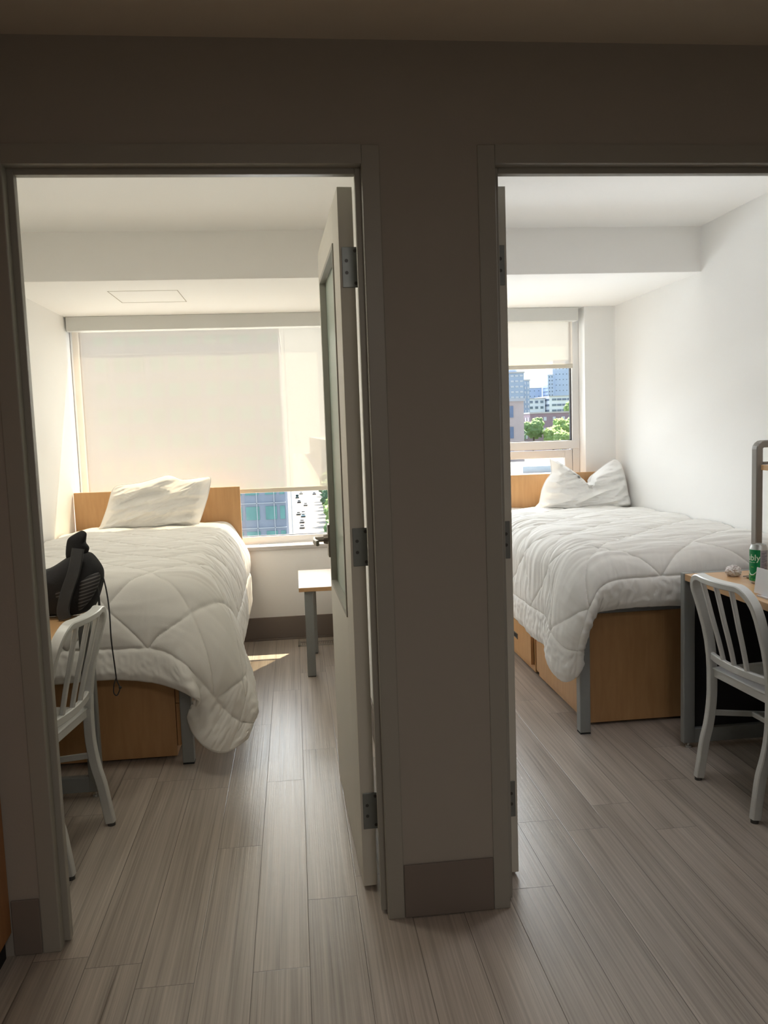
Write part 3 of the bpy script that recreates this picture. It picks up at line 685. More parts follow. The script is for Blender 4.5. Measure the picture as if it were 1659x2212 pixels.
# hutch standing on right desk
t = thing('desk_hutch', 'tall open metal shelf frame standing on the right desk', 'shelf', (1.88, 0.63, 0.77))
for ya in (0.20, 1.035):
    bm = bm_new(); zz = 1.31; r = 0.022
    pts = [(1.745, ya+0.018, 0.7725), (1.745, ya+0.018, zz-r)]
    for k in range(1, 5): a = PI/2*k/4; pts.append((1.745+r*(1-math.cos(a)), ya+0.018, zz-r+r*math.sin(a)))
    pts += [(2.03-r, ya+0.018, zz)]
    for k in range(1, 5): a = PI/2*k/4; pts.append((2.03-r+r*math.sin(a), ya+0.018, zz-r+r*math.cos(a)))
    pts.append((2.03, ya+0.018, 0.7725)); bar(bm, pts, 0.040, 0.030, (0, 1, 0), 0.12)
    box(bm, 1.76, 2.015, ya+0.006, ya+0.030, 1.222, 1.234, 0.001)
    obj('side_frame', bm, M['brown_metal'], t)
bm = bm_new(); box(bm, 1.748, 2.04, 0.241, 1.031, 1.200, 1.222, 0.0015); obj('shelf', bm, M['maple_top'], t)

# ------------------------------------------------------------------ chairs
def make_chair(loc, rot, lb):
    t = thing('dining_chair', lb, 'chair', loc, rot, group=None)
    prof = [(0.0, 0.0), (0.024, 0.16), (0.048, 0.25), (0.058, 0.35), (0.058, 0.44), (0.054, 0.53), (0.036, 0.625), (0.010, 0.72), (-0.018, 0.80)]
    def px(z):
        for (a, za), (b, zb) in zip(prof, prof[1:]):
            if z <= zb: return a+(b-a)*(z-za)/(zb-za)
        (a, za), (b, zb) = prof[-2:]
        return b+(b-a)*(z-zb)/(zb-za)
    o = 0.017
    def hw(z): return 0.185+0.012*(z/0.8)**2 if z > 0.3 else 0.187-0.004*math.sin(z/0.3*PI)
    # back: both posts and top rail as one bent bar
    for s in (-1, 1):   # rear legs up to seat
        P = [Vector((px(z)+o, s*hw(z), z)) for z in (0.012, 0.08, 0.16, 0.22, 0.28, 0.34, 0.40, 0.445)]
        bm = bm_new(); bar(bm, smooth_path(P, 3), 0.034, 0.028, (1, 0, 0), 0.12); l = obj('rear_leg', bm, M['alu'], t, world=False); auto_smooth(l, 30)
        bm = bm_new(); tube(bm, [(o, s*hw(0), 0.0), (o, s*hw(0), 0.013)], 0.014, 14); obj('foot_glide', bm, M['screw'], l, world=False)
    P = [Vector((px(z)+o, -hw(z), z)) for z in (0.44, 0.50, 0.56, 0.62, 0.68, 0.73)]
    R = 0.075; zt = 0.828; w = hw(0.75)
    for k in range(1, 8):
        a = PI/2*k/8; z = zt-R+R*math.sin(a); P.append(Vector((px(z)+o, -w+R*(1-math.cos(a)), z)))
    for k in range(0, 9):
        y = (-w+R)+(2*(w-R))*k/8; P.append(Vector((px(zt)+o-0.016*(1-(y/(w-R))**2), y, zt)))
    Q = [Vector((v.x, -v.y, v.z)) for v in P[:13]][::-1]
    P = P+Q
    bm = bm_new(); bar(bm, P, 0.036, 0.024, (1, 0, 0.12), 0.14); auto_smooth(obj('back_frame', bm, M['alu'], t, world=False), 30)
    # lower back rail and slats
    bm = bm_new(); zr = 0.50
    P = [Vector((px(zr)+o-0.022*(1-(y/0.18)**2), y, zr)) for y in [-0.18+0.36*k/12 for k in range(13)]]
    bar(bm, P, 0.030, 0.018, (0, 0, 1), 0.2); auto_smooth(obj('back_rail', bm, M['alu'], t, world=False), 30)
    for y in (-0.075, 0.0, 0.075):
        P = [Vector((px(z)+o-0.018*(1-(y/0.18)**2)-0.010*math.sin((z-0.5)/0.31*PI), y*(1+0.25*(z-0.5)/0.31), z)) for z in (0.505, 0.56, 0.62, 0.68, 0.74, 0.822)]
        bm = bm_new(); bar(bm, smooth_path(P, 3), 0.016, 0.015, (1, 0, 0), 0.2); auto_smooth(obj('back_slat', bm, M['alu'], t, world=False), 30)
    # seat: dished sheet with apron
    bm = bm_new(); nx, ny = 18, 18; g = []
    def sw(x): return 0.178+0.022*(x-0.07)/0.38
    for j in range(nx+1):
        x = 0.07+0.385*j/nx; r = []
        for i in range(ny+1):
            v = -1+2*i/ny; ww = sw(x); rx = x
            if j > nx-3: rx -= 0.012*abs(v)**6*(j-nx+3)
            z = 0.455-0.014*max(0, 1-v*v)**0.7*math.sin(min(1, max(0, (x-0.07)/0.385))*PI)**0.5-0.004*(x > 0.44)
            r.append(bm.verts.new((rx, v*ww, z)))
        g.append(r)
    for j in range(nx):
        for i in range(ny): bm.faces.new((g[j][i], g[j][i+1], g[j+1][i+1], g[j+1][i]))
    s = obj('seat', bm, M['alu'], t, world=False, smooth=True); md = s.modifiers.new('t', 'SOLIDIFY'); md.thickness = 0.006; md.offset = -1
    bm = bm_new()
    for sgn in (-1, 1): bar(bm, [(0.085, sgn*0.174, 0.434), (0.43, sgn*0.190, 0.434)], 0.034, 0.012, (0, 0, 1), 0.15)
    bar(bm, [(0.083, -0.178, 0.434), (0.083, 0.178, 0.434)], 0.036, 0.014, (0, 0, 1), 0.15); bar(bm, [(0.435, -0.188, 0.434), (0.435, 0.188, 0.434)], 0.034, 0.012, (0, 0, 1), 0.15)
    obj('apron', bm, M['alu'], t, world=False)
    for sgn in (-1, 1):
        bm = bm_new(); P = [Vector((0.425, sgn*0.188, 0.445)), Vector((0.43, sgn*0.190, 0.25)), Vector((0.44, sgn*0.194, 0.012))]
        bar(bm, smooth_path(P, 5), 0.026, 0.026, (1, 0, 0), 0.25); l = obj('front_leg', bm, M['alu'], t, world=False); auto_smooth(l, 30)
        bm = bm_new(); tube(bm, [(0.44, sgn*0.194, 0.0), (0.44, sgn*0.194, 0.013)], 0.012, 12); obj('foot_glide', bm, M['screw'], l, world=False)
        bm = bm_new(); bar(bm, [(px(0.27)+o+0.01, sgn*0.184, 0.27), (0.428, sgn*0.189, 0.225)], 0.022, 0.012, (0, 0, 1), 0.2); obj('stretcher', bm, M['alu'], t, world=False)
    bm = bm_new(); bar(bm, [(0.25, -0.180, 0.248), (0.25, 0.180, 0.248)], 0.020, 0.014, (0, 0, 1), 0.2); obj('stretcher', bm, M['alu'], t, world=False)
    return t
make_chair((1.318, 0.552, 0), math.radians(3), 'brushed aluminium chair with slatted back pulled up to the right desk')
make_chair((-0.957, 0.578, 0), math.radians(172), 'brushed aluminium chair half hidden by the left doorway frame')

# ------------------------------------------------------------------ small table under left window
t = thing('side_table', 'small maple topped table on grey legs below the left window', 'table', (-0.07, 2.78, 0))
bm = bm_new(); box(bm, -0.219, 0.085, 2.455, 3.085, 0.512, 0.536, 0.002); obj('table_top', bm, [M['maple_top']], t)
for lx, ly in ((-0.188, 2.485), (-0.188+0.20, 2.485), (-0.160, 3.0), (0.012, 3.0)):
    bm = bm_new(); box(bm, lx, lx+0.05, ly, ly+0.05, 0.004, 0.512, 0.003); l = obj('leg', bm, M['grey_metal'], t)
    bm = bm_new(); box(bm, lx+0.002, lx+0.048, ly+0.002, ly+0.048, 0.0, 0.004); obj('foot_pad', bm, M['dark'], l)
# floor vent
t = thing('floor_vent', 'slim metal floor vent under the small table', 'vent', (-0.09, 3.24, 0))
bm = bm_new(); x0, x1, y0, y1 = -0.24, 0.07, 3.205, 3.325
box(bm, x0, x1, y0, y0+0.018, 0.0, 0.004, 0.001); box(bm, x0, x1, y1-0.018, y1, 0.0, 0.004, 0.001); box(bm, x0, x0+0.02, y0, y1, 0.0, 0.004, 0.001); box(bm, x1-0.02, x1, y0, y1, 0.0, 0.004, 0.001)
obj('vent_frame', bm, M['vent'], t)
bm = bm_new()
for k in range(22): xx = x0+0.026+k*0.012; box(bm, xx, xx+0.005, y0+0.018, y1-0.018, 0.0005, 0.003)
obj('grille', bm, M['baseb'], t)

# ------------------------------------------------------------------ things on right desk
ZD = 0.7702
# can
green = mat('green_can_print', (0.0, 0.235, 0.075), 0.35, 0.2, var=0.25, scale=60)
cx, cy = 1.590, 0.775
t = thing('drink_can', 'tall green and silver drink can standing on the right desk', 'can', (cx, cy, ZD))
prof = [(0, 0.004), (0.022, 0.003), (0.0255, 0.0), (0.0275, 0.003), (0.033, 0.012), (0.033, 0.135), (0.0325, 0.139), (0.0285, 0.150), (0.0275, 0.1535), (0.0275, 0.156), (0.0262, 0.156), (0.0255, 0.152), (0, 0.151)]
bm = bm_new(); lathe(bm, prof, cx, cy, ZD, 48); auto_smooth(obj('can_body', bm, M['silver'], t), 35)
def arc_patch(bm, a0, a1, z0, z1, r, n=24, m=1):
    g = []
    for j in range(m+1):
        g.append([bm.verts.new((cx+r*math.cos(a0+(a1-a0)*i/n), cy+r*math.sin(a0+(a1-a0)*i/n), ZD+z0+(z1-z0)*j/m)) for i in range(n+1)])
    for j in range(m):
        for i in range(n): bm.faces.new((g[j][i], g[j][i+1], g[j+1][i+1], g[j+1][i]))
av = math.atan2(CAM.y-cy, CAM.x-cx)          # direction of the hall doorway
aspl = av+math.radians(12)
bm = bm_new(); arc_patch(bm, aspl-PI*1.45, aspl, 0.012, 0.136, 0.0331, 60); lab = obj('can_label', bm, green, t, smooth=True)
bm = bm_new(); arc_patch(bm, aspl, aspl+math.radians(75), 0.048, 0.134, 0.0332, 24); ln = obj('nutrition_panel', bm, mat('grey_print', (0.33, 0.33, 0.40), 0.45, 0.2), t, smooth=True)
bm = bm_new(); arc_patch(bm, aspl, aspl+math.radians(99), 0.012, 0.048, 0.0331, 24); obj('can_label', bm, green, t, smooth=True)
bm = bm_new()
for k in range(12): arc_patch(bm, aspl+0.12, aspl+0.12+0.9*(0.7+0.3*math.sin(k*2.3)), 0.054+k*0.0062, 0.0562+k*0.0062, 0.03335, 14)
obj('fine_print', bm, mat('dark_print', (0.09, 0.09, 0.14), 0.5), t)
pale = mat('pale_print', (0.66, 0.80, 0.68), 0.45)
def wrap_text(txt, size, a_mid, z0, m, rr=0.0336, parent=None, nm='lettering', tilt=0.0):
    cu = bpy.data.curves.new(nm, 'FONT'); cu.body = txt; cu.size = size; cu.align_x = 'CENTER'; cu.extrude = 0; cu.resolution_u = 3; cu.offset = size*0.012
    tmp = bpy.data.objects.new('tmp', cu); COL.objects.link(tmp); dg = bpy.context.evaluated_depsgraph_get(); me = bpy.data.meshes.new_from_object(tmp.evaluated_get(dg))
    bpy.data.objects.remove(tmp); bm = bm_new(); bm.from_mesh(me)
    bmesh.ops.triangulate(bm, faces=bm.faces)
    for _ in range(1): bmesh.ops.subdivide_edges(bm, edges=[e for e in bm.edges if e.calc_length() > size*0.12], cuts=2)
    for v in bm.verts:
        x = v.co.x*math.cos(tilt)-v.co.y*math.sin(tilt); y = v.co.x*math.sin(tilt)+v.co.y*math.cos(tilt)
        a = a_mid+x/rr; v.co = Vector((cx+rr*math.cos(a), cy+rr*math.sin(a), ZD+z0+y))
    return obj(nm, bm, m, parent)
wrap_text('bubly', 0.034, aspl-math.radians(62), 0.094, pale, parent=lab)
wrap_text('sparkling water', 0.0055, aspl-math.radians(60), 0.085, pale, parent=lab)
wrap_text('lime', 0.007, aspl-math.radians(52), 0.066, mat('lime_print', (0.35, 0.6, 0.1), 0.45), parent=lab)
bm = bm_new()
P = []
for k in range(13):
    a = aspl-math.radians(88)+math.radians(66)*k/12; P.append(Vector((cx+0.0335*math.cos(a), cy+0.0335*math.sin(a), ZD+0.036+0.016*(2*(k/12-0.5))**2)))
tube(bm, P, [0.0004+0.0022*math.sin(PI*(k+0.6)/13.2) for k in range(13)], 8); obj('smile_mark', bm, pale, lab)
bm = bm_new()
for k in range(16):
    a = aspl-math.radians(110)+math.radians(170)*random.random(); z = 0.016+0.022*random.random(); r = 0.0022+0.0022*random.random(); p = Vector((cx+0.0333*math.cos(a), cy+0.0333*math.sin(a), ZD+z)); q = Vector((math.cos(a), math.sin(a), 0))
    tube(bm, [p, p+q*0.0003], r, 12)
obj('printed_spots', bm, mat('spot_print', (0.10, 0.42, 0.09), 0.45), lab)
bm = bm_new(); bar(bm, [(cx-0.012, cy, ZD+0.1535), (cx+0.012, cy, ZD+0.1535)], 0.012, 0.0015, (0, 1, 0), 0.3); obj('pull_tab', bm, M['silver'], t)
# crumpled tissue
bm = bm_new(); bmesh.ops.create_icosphere(bm, subdivisions=4, radius=0.029)
for v in bm.verts:
    n = v.co.normalized(); f = 1+0.30*(abs(noise.noise(n*2.6+Vector((3, 1, 2))))*-1.6+0.4)+0.16*(0.4-abs(noise.noise(n*6.5))*1.6)+0.05*noise.noise(n*17)
    v.co = Vector((n.x*0.030*f, n.y*0.028*f, max(-0.020, n.z*0.025*f)))+Vector((1.578, 0.940, ZD+0.0205))
t = thing('tissue_ball', 'crumpled ball of white tissue paper lying left of the green can', 'paper', (1.578, 0.94, ZD)); auto_smooth(obj('crumpled_paper', bm, M['tissue'], t), 22)
# thin dark cable end with a plug beside tissue
t = thing('charging_cable', 'thin dark cable end lying between the tissue ball and can', 'cable', (1.62, 0.90, ZD))
bm = bm_new(); tube(bm, smooth_path([(1.600, 0.905, ZD+0.004), (1.625, 0.895, ZD+0.006), (1.66, 0.90, ZD+0.004), (1.72, 0.94, ZD+0.003)], 5), 0.0022, 8); obj('cord', bm, M['brown_metal'], t)
bm = bm_new(); box(bm, 1.600, 1.625, 0.868, 0.880, ZD, ZD+0.007, 0.002); obj('plug', bm, M['bronze'], t)
bm = bm_new(); box(bm, 1.622, 1.66, 0.855, 0.875, ZD, ZD+0.002, 0.0005); obj('paper_tag', bm, mat('beige_tag', (0.6, 0.56, 0.40), 0.7), t)
# folded white card
t = thing('folded_card', 'white folded card standing at the right desk edge beside can', 'card', (1.52, 0.52, ZD))
bm = bm_new(); box(bm, 1.450, 1.455, 0.40, 0.545, ZD+0.001, ZD+0.006); v = box(bm, 1.470, 1.474, 0.42, 0.60, ZD+0.003, ZD+0.098, rot=('Y', 0.12), piv=(1.47, 0.5, ZD)); obj('upright_panel', bm, M['white_card'], t)
bm = bm_new(); box(bm, 1.450, 1.60, 0.38, 0.548, ZD, ZD+0.002); obj('base_panel', bm, M['white_card'], t)

# ------------------------------------------------------------------ backpack on the left desk
def blob(bm, pts, y_mid, thick, seed=0.0, N=80, K=14, back=0.8, wr=0.006, sag=0.0):
    P = [Vector((x, 0, z)) for x, z in pts]; n = len(P); c = sum(P, Vector())/n
    def per(t):
        i = int(t) % n; f = t-int(t); p0, p1, p2, p3 = P[i-1], P[i], P[(i+1) % n], P[(i+2) % n]
        m1 = (p2-p0)*0.4; m2 = (p3-p1)*0.4
        return p1*(2*f**3-3*f**2+1)+m1*(f**3-2*f**2+f)+p2*(-2*f**3+3*f**2)+m2*(f**3-f**2)
    out = [per(n*i/N) for i in range(N)]; rim = None
    for sd in (-1, 1):
        vr = []
        for k in range(K+1):
            f = k/K
            if k == K and rim: vr.append(rim); continue
            ring = []
            for i in range(N if k else 1):
                q = c+(out[i]-c)*f if k else c.copy(); h = thick*(1-f**2.4)**0.55*(1 if sd < 0 else back)
                h += wr*noise.noise(Vector((q.x*14+seed, q.z*14, sd*3)))*(1-f)
                ring.append(bm.verts.new((q.x, y_mid+sd*h, q.z)))
            if k == K: rim = ring
            vr.append(ring)
        for k in range(K):
            A, B = vr[k], vr[k+1]
            for i in range(N):
                j = (i+1) % N
                bm.faces.new((A[0], B[i], B[j]) if k == 0 else (A[i], A[j], B[j], B[i]))
t = thing('backpack', 'black backpack slumped on the left desk with a cord dangling', 'backpack', (-1.12, 0.88, ZD))
bm = bm_new(); blob(bm, [(-1.32, 0.775), (-1.33, 0.90), (-1.25, 0.945), (-1.145, 0.952), (-1.075, 0.99), (-1.03, 1.01), (-0.985, 1.005), (-0.958, 0.972), (-0.943, 0.935), (-0.95, 0.88), (-0.985, 0.80), (-1.05, 0.772), (-1.15, 0.771)], 0.90, 0.085, 3.0)
obj('main_bag', bm, M['black'], t, smooth=True)
bm = bm_new(); blob(bm, [(-1.075, 0.985), (-1.068, 1.055), (-1.04, 1.078), (-1.012, 1.090), (-0.996, 1.078), (-1.0, 1.045), (-0.99, 1.02), (-1.02, 0.97)], 0.895, 0.024, 1.0, N=50); obj('padded_strap', bm, M['black'], t, smooth=True)
bm = bm_new(); bar(bm, smooth_path([(-1.015, 0.835, 1.03), (-1.03, 0.815, 0.95), (-1.06, 0.805, 0.87), (-1.075, 0.80, 0.81), (-1.07, 0.80, 0.778)], 6), 0.045, 0.010, (1, 0, 0.2), 0.3); obj('shoulder_strap', bm, M['black_glossy'], t)
def stripes_mat():
    m, n, b = new_mat('striped_mesh'); tc = n.nodes.new('ShaderNodeTexCoord'); wv = n.nodes.new('ShaderNodeTexWave'); wv.bands_direction = 'Z'; wv.inputs['Scale'].default_value = 26; wv.inputs['Distortion'].default_value = 0.4
    mp = n.nodes.new('ShaderNodeMapping'); mp.inputs['Rotation'].default_value = (0, 0.28, 0); n.links.new(tc.outputs['Object'], mp.inputs[0]); n.links.new(mp.outputs[0], wv.inputs['Vector'])
    r = n.nodes.new('ShaderNodeValToRGB'); r.color_ramp.elements[0].position = 0.62; r.color_ramp.elements[0].color = (0.012, 0.012, 0.014, 1); r.color_ramp.elements[1].position = 0.85; r.color_ramp.elements[1].color = (0.10, 0.095, 0.10, 1)
    n.links.new(wv.outputs['Fac'], r.inputs[0]); n.links.new(r.outputs[0], b.inputs['Base Color']); b.inputs['Roughness'].default_value = 0.7
    return m
sm = stripes_mat()
bm = bm_new(); blob(bm, [(-1.022, 0.905), (-0.99, 0.925), (-0.948, 0.938), (-0.944, 0.915), (-0.962, 0.87), (-0.99, 0.83), (-1.03, 0.80)], 0.835, 0.016, 2.0, N=40, K=6, back=3.5); obj('mesh_pocket', bm, sm, t, smooth=True, label='grey striped mesh pocket')
bm = bm_new(); blob(bm, [(-1.11, 0.905), (-1.075, 0.905), (-1.075, 0.87), (-1.09, 0.845), (-1.11, 0.86)], 0.825, 0.010, 2.0, N=30, K=5, back=3.0); obj('mesh_pocket', bm, sm, t, smooth=True)
bm = bm_new(); P = smooth_path([(-0.952, 0.90, 0.93), (-0.935, 0.88, 0.86), (-0.925, 0.86, 0.78), (-0.924, 0.855, 0.68), (-0.918, 0.855, 0.58), (-0.915, 0.855, 0.53)], 6); tube(bm, P, 0.0028, 7)
P = smooth_path([(-0.915, 0.855, 0.532), (-0.925, 0.855, 0.505), (-0.928, 0.855, 0.475), (-0.918, 0.855, 0.463), (-0.908, 0.855, 0.478), (-0.905, 0.855, 0.495), (-0.912, 0.855, 0.515), (-0.915, 0.855, 0.532)], 5); tube(bm, P, 0.0022, 7); bmesh.ops.create_icosphere(bm, subdivisions=2, radius=0.006, matrix=Matrix.Translation((-0.903, 0.855, 0.493)))
obj('drawstring', bm, M['black_glossy'], t)
bm = bm_new(); tube(bm, smooth_path([(-0.965, 0.86, 0.90), (-0.958, 0.85, 0.85), (-0.956, 0.845, 0.80)], 5), 0.0045, 8); obj('zip_pull', bm, M['black_glossy'], t)

# ------------------------------------------------------------------ the city outside (twelve storeys up)
GZ = -35.0
bm = bm_new(); box(bm, -400, 700, 190, 1600, GZ-1, GZ)
struct('ground', bm, mat('city_ground', (0.05, 0.047, 0.044), 0.9, var=0.3, scale=0.05), 'paved ground between the city buildings', 'ground')
bm = bm_new(); box(bm, -1.0, 15.5, 191, 1500, GZ, GZ+0.06); struct('road', bm, mat('sunlit_asphalt', (0.075, 0.066, 0.060), 0.85, var=0.08, scale=0.3), 'pale sunlit avenue seen far below the left window', 'road')
bm = bm_new()
for k in range(60): box(bm, 7.0, 7.2, 200+k*9, 204+k*9, GZ+0.06, GZ+0.08)
struct('trim_lane_marks', bm, mat('lane_paint', (0.11, 0.10, 0.09), 0.8), 'pale lane marks on the avenue', 'lane marks')
glassb = mat('teal_building_glass', (0.17, 0.38, 0.36), 0.15, 0.1, var=0.5, scale=0.35)
spand = mat('grey_spandrel', (0.33, 0.37, 0.45), 0.4, 0.1, var=0.2, scale=0.3)
mull = mat('white_mullion', (0.62, 0.64, 0.66), 0.4)
conc = mat('pale_concrete', (0.45, 0.45, 0.48), 0.8, var=0.1, scale=0.3)
# office block
t = thing('office_building', 'glass office block with white mullion grid seen below the left blind', 'building', (-15, 145, GZ))
bm = bm_new(); box(bm, -95, -1.7, 130, 165, GZ, 17.0); obj('tower_body', bm, spand, t)
for f in range(13):
    zf = -37.0+3.95*f+3.95
    bm = bm_new()
    for b in range(11):
        xx = -30+2.72*b-0.2
        box(bm, xx+0.55+0.25*math.sin(b*2.3), min(xx+2.55, -1.9), 129.9, 130.0, zf+1.35, zf+3.45)
    obj('window_band', bm, glassb, t)
    bm = bm_new(); box(bm, -95, -1.7, 129.75, 129.9, zf-0.02, zf+0.09); obj('floor_mullion', bm, mull, t)
bm = bm_new()
for b in range(12):
    xx = -30.8+2.72*b; box(bm, xx, xx+0.11, 129.75, 129.9, GZ, 17.0)
o = obj('vertical_mullions', bm, mull, t)
bm = bm_new()
for k in range(9): box(bm, -1.75, -1.65, 131+k*3.6, 131.5+k*3.6, GZ, 17.0)
obj('side_fins', bm, spand, t)
bm = bm_new(); box(bm, -95, -1.5, 129.8, 165, 17.0, 17.8); obj('parapet', bm, conc, t)
# cars
def car(name, x, y, col, lb, truck=False):
    t = thing(name, lb, 'car', (x, y, GZ+0.06), group='vehicles on the avenue')
    bm = bm_new(); z = GZ+0.06; box(bm, x-0.9, x+0.9, y-2.2, y+2.2, z+0.3, z+0.95, 0.18); box(bm, x-0.78, x+0.78, y-1.2, y+1.4, z+0.9, z+(2.2 if truck else 1.5), 0.25); obj('car_body', bm, mat('car_paint', col, 0.3, 0.3), t)
    bm = bm_new(); box(bm, x-0.7, x+0.7, y-1.26, y-1.1, z+0.98, z+1.4, 0.05); obj('windshield', bm, M['dark'], t)
    for sx in (-0.85, 0.85):
        for sy in (-1.4, 1.4):
            bm = bm_new(); tube(bm, [(x+sx-0.1, y+sy, z+0.33), (x+sx+0.1, y+sy, z+0.33)], 0.33, 12); obj('wheel', bm, M['dark'], t)
cars = [((2.0, 318), (0.5, 0.5, 0.5), 'silver car on the avenue nearest the window sill'), ((2.2, 338), (0.5, 0.5, 0.52), 'grey car second nearest on the avenue'), ((3.0, 362), (0.2, 0.35, 0.45), 'light blue car in the queue on the avenue'), ((3.1, 374), (0.5, 0.5, 0.5), 'white car just ahead of the light blue car'), ((1.0, 372), (0.5, 0.5, 0.48), 'white car by the left kerb of the avenue'), ((4.9, 418), (0.5, 0.5, 0.5), 'white car alone in the middle lane'), ((1.8, 438), (0.07, 0.08, 0.1), 'dark car close to the office block'), ((1.0, 470), (0.05, 0.10, 0.12), 'dark van parked at the avenue kerb'), ((3.5, 500), (0.5, 0.5, 0.48), 'pale car far up the avenue'), ((11.2, 492), (0.15, 0.16, 0.2), 'grey car in the right lane far up the avenue')]
for i, ((x, y), c, lb) in enumerate(cars): car('car', x, y, c, lb, i == 7)
# trees
leafm = [mat('leaf_green_%d' % k, c, 0.9, var=0.4, scale=0.8) for k, c in enumerate(((0.13, 0.22, 0.09), (0.20, 0.31, 0.10), (0.11, 0.19, 0.11)))]
bark = mat('bark', (0.06, 0.045, 0.035), 0.9)
def tree(x, y, z, r, h, k, lb, group):
    t = thing('street_tree', lb, 'tree', (x, y, z), group=group)
    bm = bm_new(); tube(bm, [(x, y, z), (x+0.1*r, y, z+h*0.6)], [r*0.12, r*0.07], 8); obj('trunk', bm, bark, t)
    bm = bm_new(); rnd = random.Random(int(x*10+y))
    for q in range(9):
        a = rnd.random()*2*PI; rr = r*0.55*rnd.random()**0.5; p = Vector((x+rr*math.cos(a), y+rr*math.sin(a), z+h-r*0.8+r*0.7*rnd.random()))
        res = bmesh.ops.create_icosphere(bm, subdivisions=4, radius=r*(0.35+0.3*rnd.random()), matrix=Matrix.Translation(p))
        for v in res['verts']:
            d = (v.co-p); v.co = p+d*(1+0.35*noise.noise(v.co*(2.2/r*2))+0.30*noise.noise(v.co*(9.0/r)))
    obj('foliage', bm, leafm[k % 3], t, smooth=True)
for i in range(16):
    tree(13.2+0.9*math.sin(i*2.1)+(i*17-24)*0.031, 238+i*17, GZ, 4.6, 11.5+1.5*math.sin(i*1.7), i, 'leafy street tree in the row along the right side of the avenue', 'trees along the avenue')
# hill on the right
bm = bm_new(); box(bm, 30, 600, 150, 1500, GZ, -5.5); struct('ground_hill', bm, mat('hill_ground', (0.09, 0.10, 0.07), 0.9, var=0.3, scale=0.05), 'higher ground under the skyline beyond the right window', 'ground')
for i, (x, y, z, r, h, k) in enumerate(((54.5, 184, -5.5, 2.6, 7.4, 0), (58.6, 182, -5.5, 2.5, 5.6, 1), (62.0, 184, -5.5, 2.6, 7.0, 1), (67, 190, -5.5, 2.8, 6.8, 0), (57.0, 171, -6.0, 2.2, 5.0, 1), (62.2, 168, -6.0, 1.9, 4.4, 2), (73, 195, -5.5, 3, 7, 2), (104, 300, -5.5, 3.5, 14.5, 1), (110, 305, -5.5, 3.5, 15.5, 1), (49.5, 180, -5.5, 2.6, 6, 2))):
    tree(x, y, z, r, h, k, ['green tree left of the group, in front of the dark red house', 'brightest green tree low in the middle of the tree group', 'tall green tree at the right end of the tree group', 'rounded green tree behind the right end of the group', 'small bright tree nearest the viewer among the roofs', 'darker small tree beside the brightest one at the window bottom', 'tree hidden behind the right window frame edge', 'pale tree on the roof line under the white mid-rise', 'pale tree right of it against the long balconies', 'tree at far left behind the brown brick block'][i], 'trees beyond the right window')
def block(name, x0, x1, y0, d, z0, z1, wallm, winm, lb, fw, fh, ww, wh, roof=0.4, pan=True):
    t = thing(name, lb, 'building', ((x0+x1)/2, y0+d/2, z0))
    bm = bm_new(); box(bm, x0, x1, y0, y0+d, z0, z1); obj('walls', bm, wallm, t)
    bm = bm_new(); nx = max(1, int((x1-x0)/fw)); nz = max(1, int((z1-z0)/fh)); ox = ((x1-x0)-nx*fw)/2
    for j in range(nz):
        for i in range(nx):
            xa = x0+ox+i*fw+(fw-ww)/2; za = z1-(j+1)*fh+(fh-wh)/2
            if za > z0 and za > -12: box(bm, xa, xa+ww, y0-0.15, y0+0.05, za, za+wh)
    # side wall facing us
    ny = max(1, min(8, int(d/fw)))
    for j in range(nz):
        for i in range(ny):
            ya = y0+i*fw+(fw-ww)/2; za = z1-(j+1)*fh+(fh-wh)/2
            if za > z0 and za > -12: box(bm, x0-0.15, x0+0.05, ya, ya+ww, za, za+wh)
    obj('windows', bm, winm, t)
    bm = bm_new(); box(bm, x0-0.2, x1+0.2, y0-0.3, y0+d, z1, z1+roof); obj('parapet', bm, conc, t)
    return t
dwin = mat('dark_window_glass', (0.13, 0.18, 0.29), 0.2, 0.1, var=0.3, scale=0.3)
wwin = mat('pale_window_band', (0.50, 0.56, 0.66), 0.5)
b_brown = mat('brown_brick', (0.50, 0.40, 0.38), 0.85, var=0.15, scale=0.6)
b_haze_mid = mat('haze_tinted_concrete', (0.33, 0.43, 0.60), 0.8, var=0.15, scale=0.1)  # blue of distance haze painted into the base colour
b_white = mat('haze_tinted_white_concrete', (0.70, 0.76, 0.86), 0.8, var=0.1, scale=0.2)  # white concrete with a haze tint mixed into its colour
b_haze = mat('far_haze_tinted_concrete', (0.46, 0.58, 0.84), 0.85, var=0.1, scale=0.03)  # strongest haze tint, painted as surface colour
b_red = mat('dark_red_brick', (0.27, 0.20, 0.26), 0.85, var=0.15, scale=0.6)
block('brick_building', 26, 34.4, 120, 9, GZ, 5.1, b_brown, dwin, 'brown brick block with rounded edge in front of the tall slab', 2.1, 3.1, 0.9, 1.7)
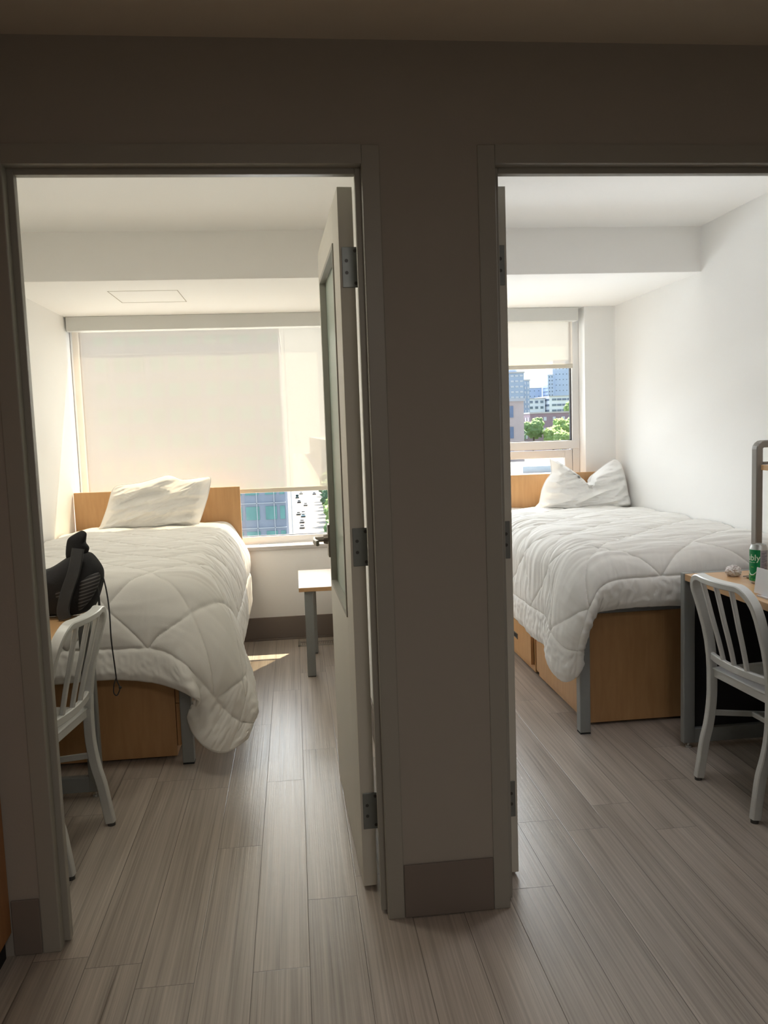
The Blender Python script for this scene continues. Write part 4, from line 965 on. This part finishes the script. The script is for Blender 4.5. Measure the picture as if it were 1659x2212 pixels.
t = block('apartment_tower', 62, 74.2, 260, 14, -5.5, 18.2, b_haze_mid, wwin, 'haze-tinted apartment tower with balcony bands behind the brick block', 1.5, 1.7, 1.0, 0.55)
block('apartment_tower', 74.65, 76.6, 262, 12, -5.5, 15.8, b_haze_mid, wwin, 'narrow right wing beside the haze-tinted apartment tower', 0.95, 1.5, 0.5, 0.8)
bm = bm_new(); box(bm, 69.8, 72.5, 262, 266, 18.6, 20.3); obj('roof_house', bm, b_haze_mid, t)
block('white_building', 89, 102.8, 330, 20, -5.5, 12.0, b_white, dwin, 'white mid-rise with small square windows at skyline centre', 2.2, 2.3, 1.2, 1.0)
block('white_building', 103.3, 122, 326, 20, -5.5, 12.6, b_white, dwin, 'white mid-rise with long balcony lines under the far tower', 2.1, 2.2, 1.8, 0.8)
bm = None
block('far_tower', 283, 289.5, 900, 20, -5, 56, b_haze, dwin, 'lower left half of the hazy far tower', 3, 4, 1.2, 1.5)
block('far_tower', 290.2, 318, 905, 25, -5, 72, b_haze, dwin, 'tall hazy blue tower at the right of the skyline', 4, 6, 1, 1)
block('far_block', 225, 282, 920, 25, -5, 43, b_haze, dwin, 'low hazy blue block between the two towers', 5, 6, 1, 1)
block('dark_building', 65, 76, 222, 12, -5.5, 4.6, b_red, wwin, 'dark red flat-roofed house behind the green trees', 2.6, 3.0, 0.8, 1.0)
block('dark_building', 55, 62.5, 200, 9, -5.5, -0.2, b_red, wwin, 'low red brick house between the nearest trees', 2.6, 2.4, 0.8, 0.9)
# near roof seen through lower sash
t = thing('near_roof', 'flat grey-blue roof with pale parapet lines just below the right window', 'building', (18, 66, GZ))
bm = bm_new(); box(bm, 8, 40, 58, 112, GZ, -3.6); obj('roof_body', bm, mat('roof_blue', (0.09, 0.125, 0.165), 0.8, var=0.15, scale=0.5), t)
bm = bm_new(); box(bm, 8, 25, 57.7, 58.0, -3.7, -3.35); box(bm, 19, 40, 72, 72.2, -3.6, -3.3); box(bm, 24, 40, 84, 84.2, -3.6, -2.9); obj('roof_edge', bm, mull, t)
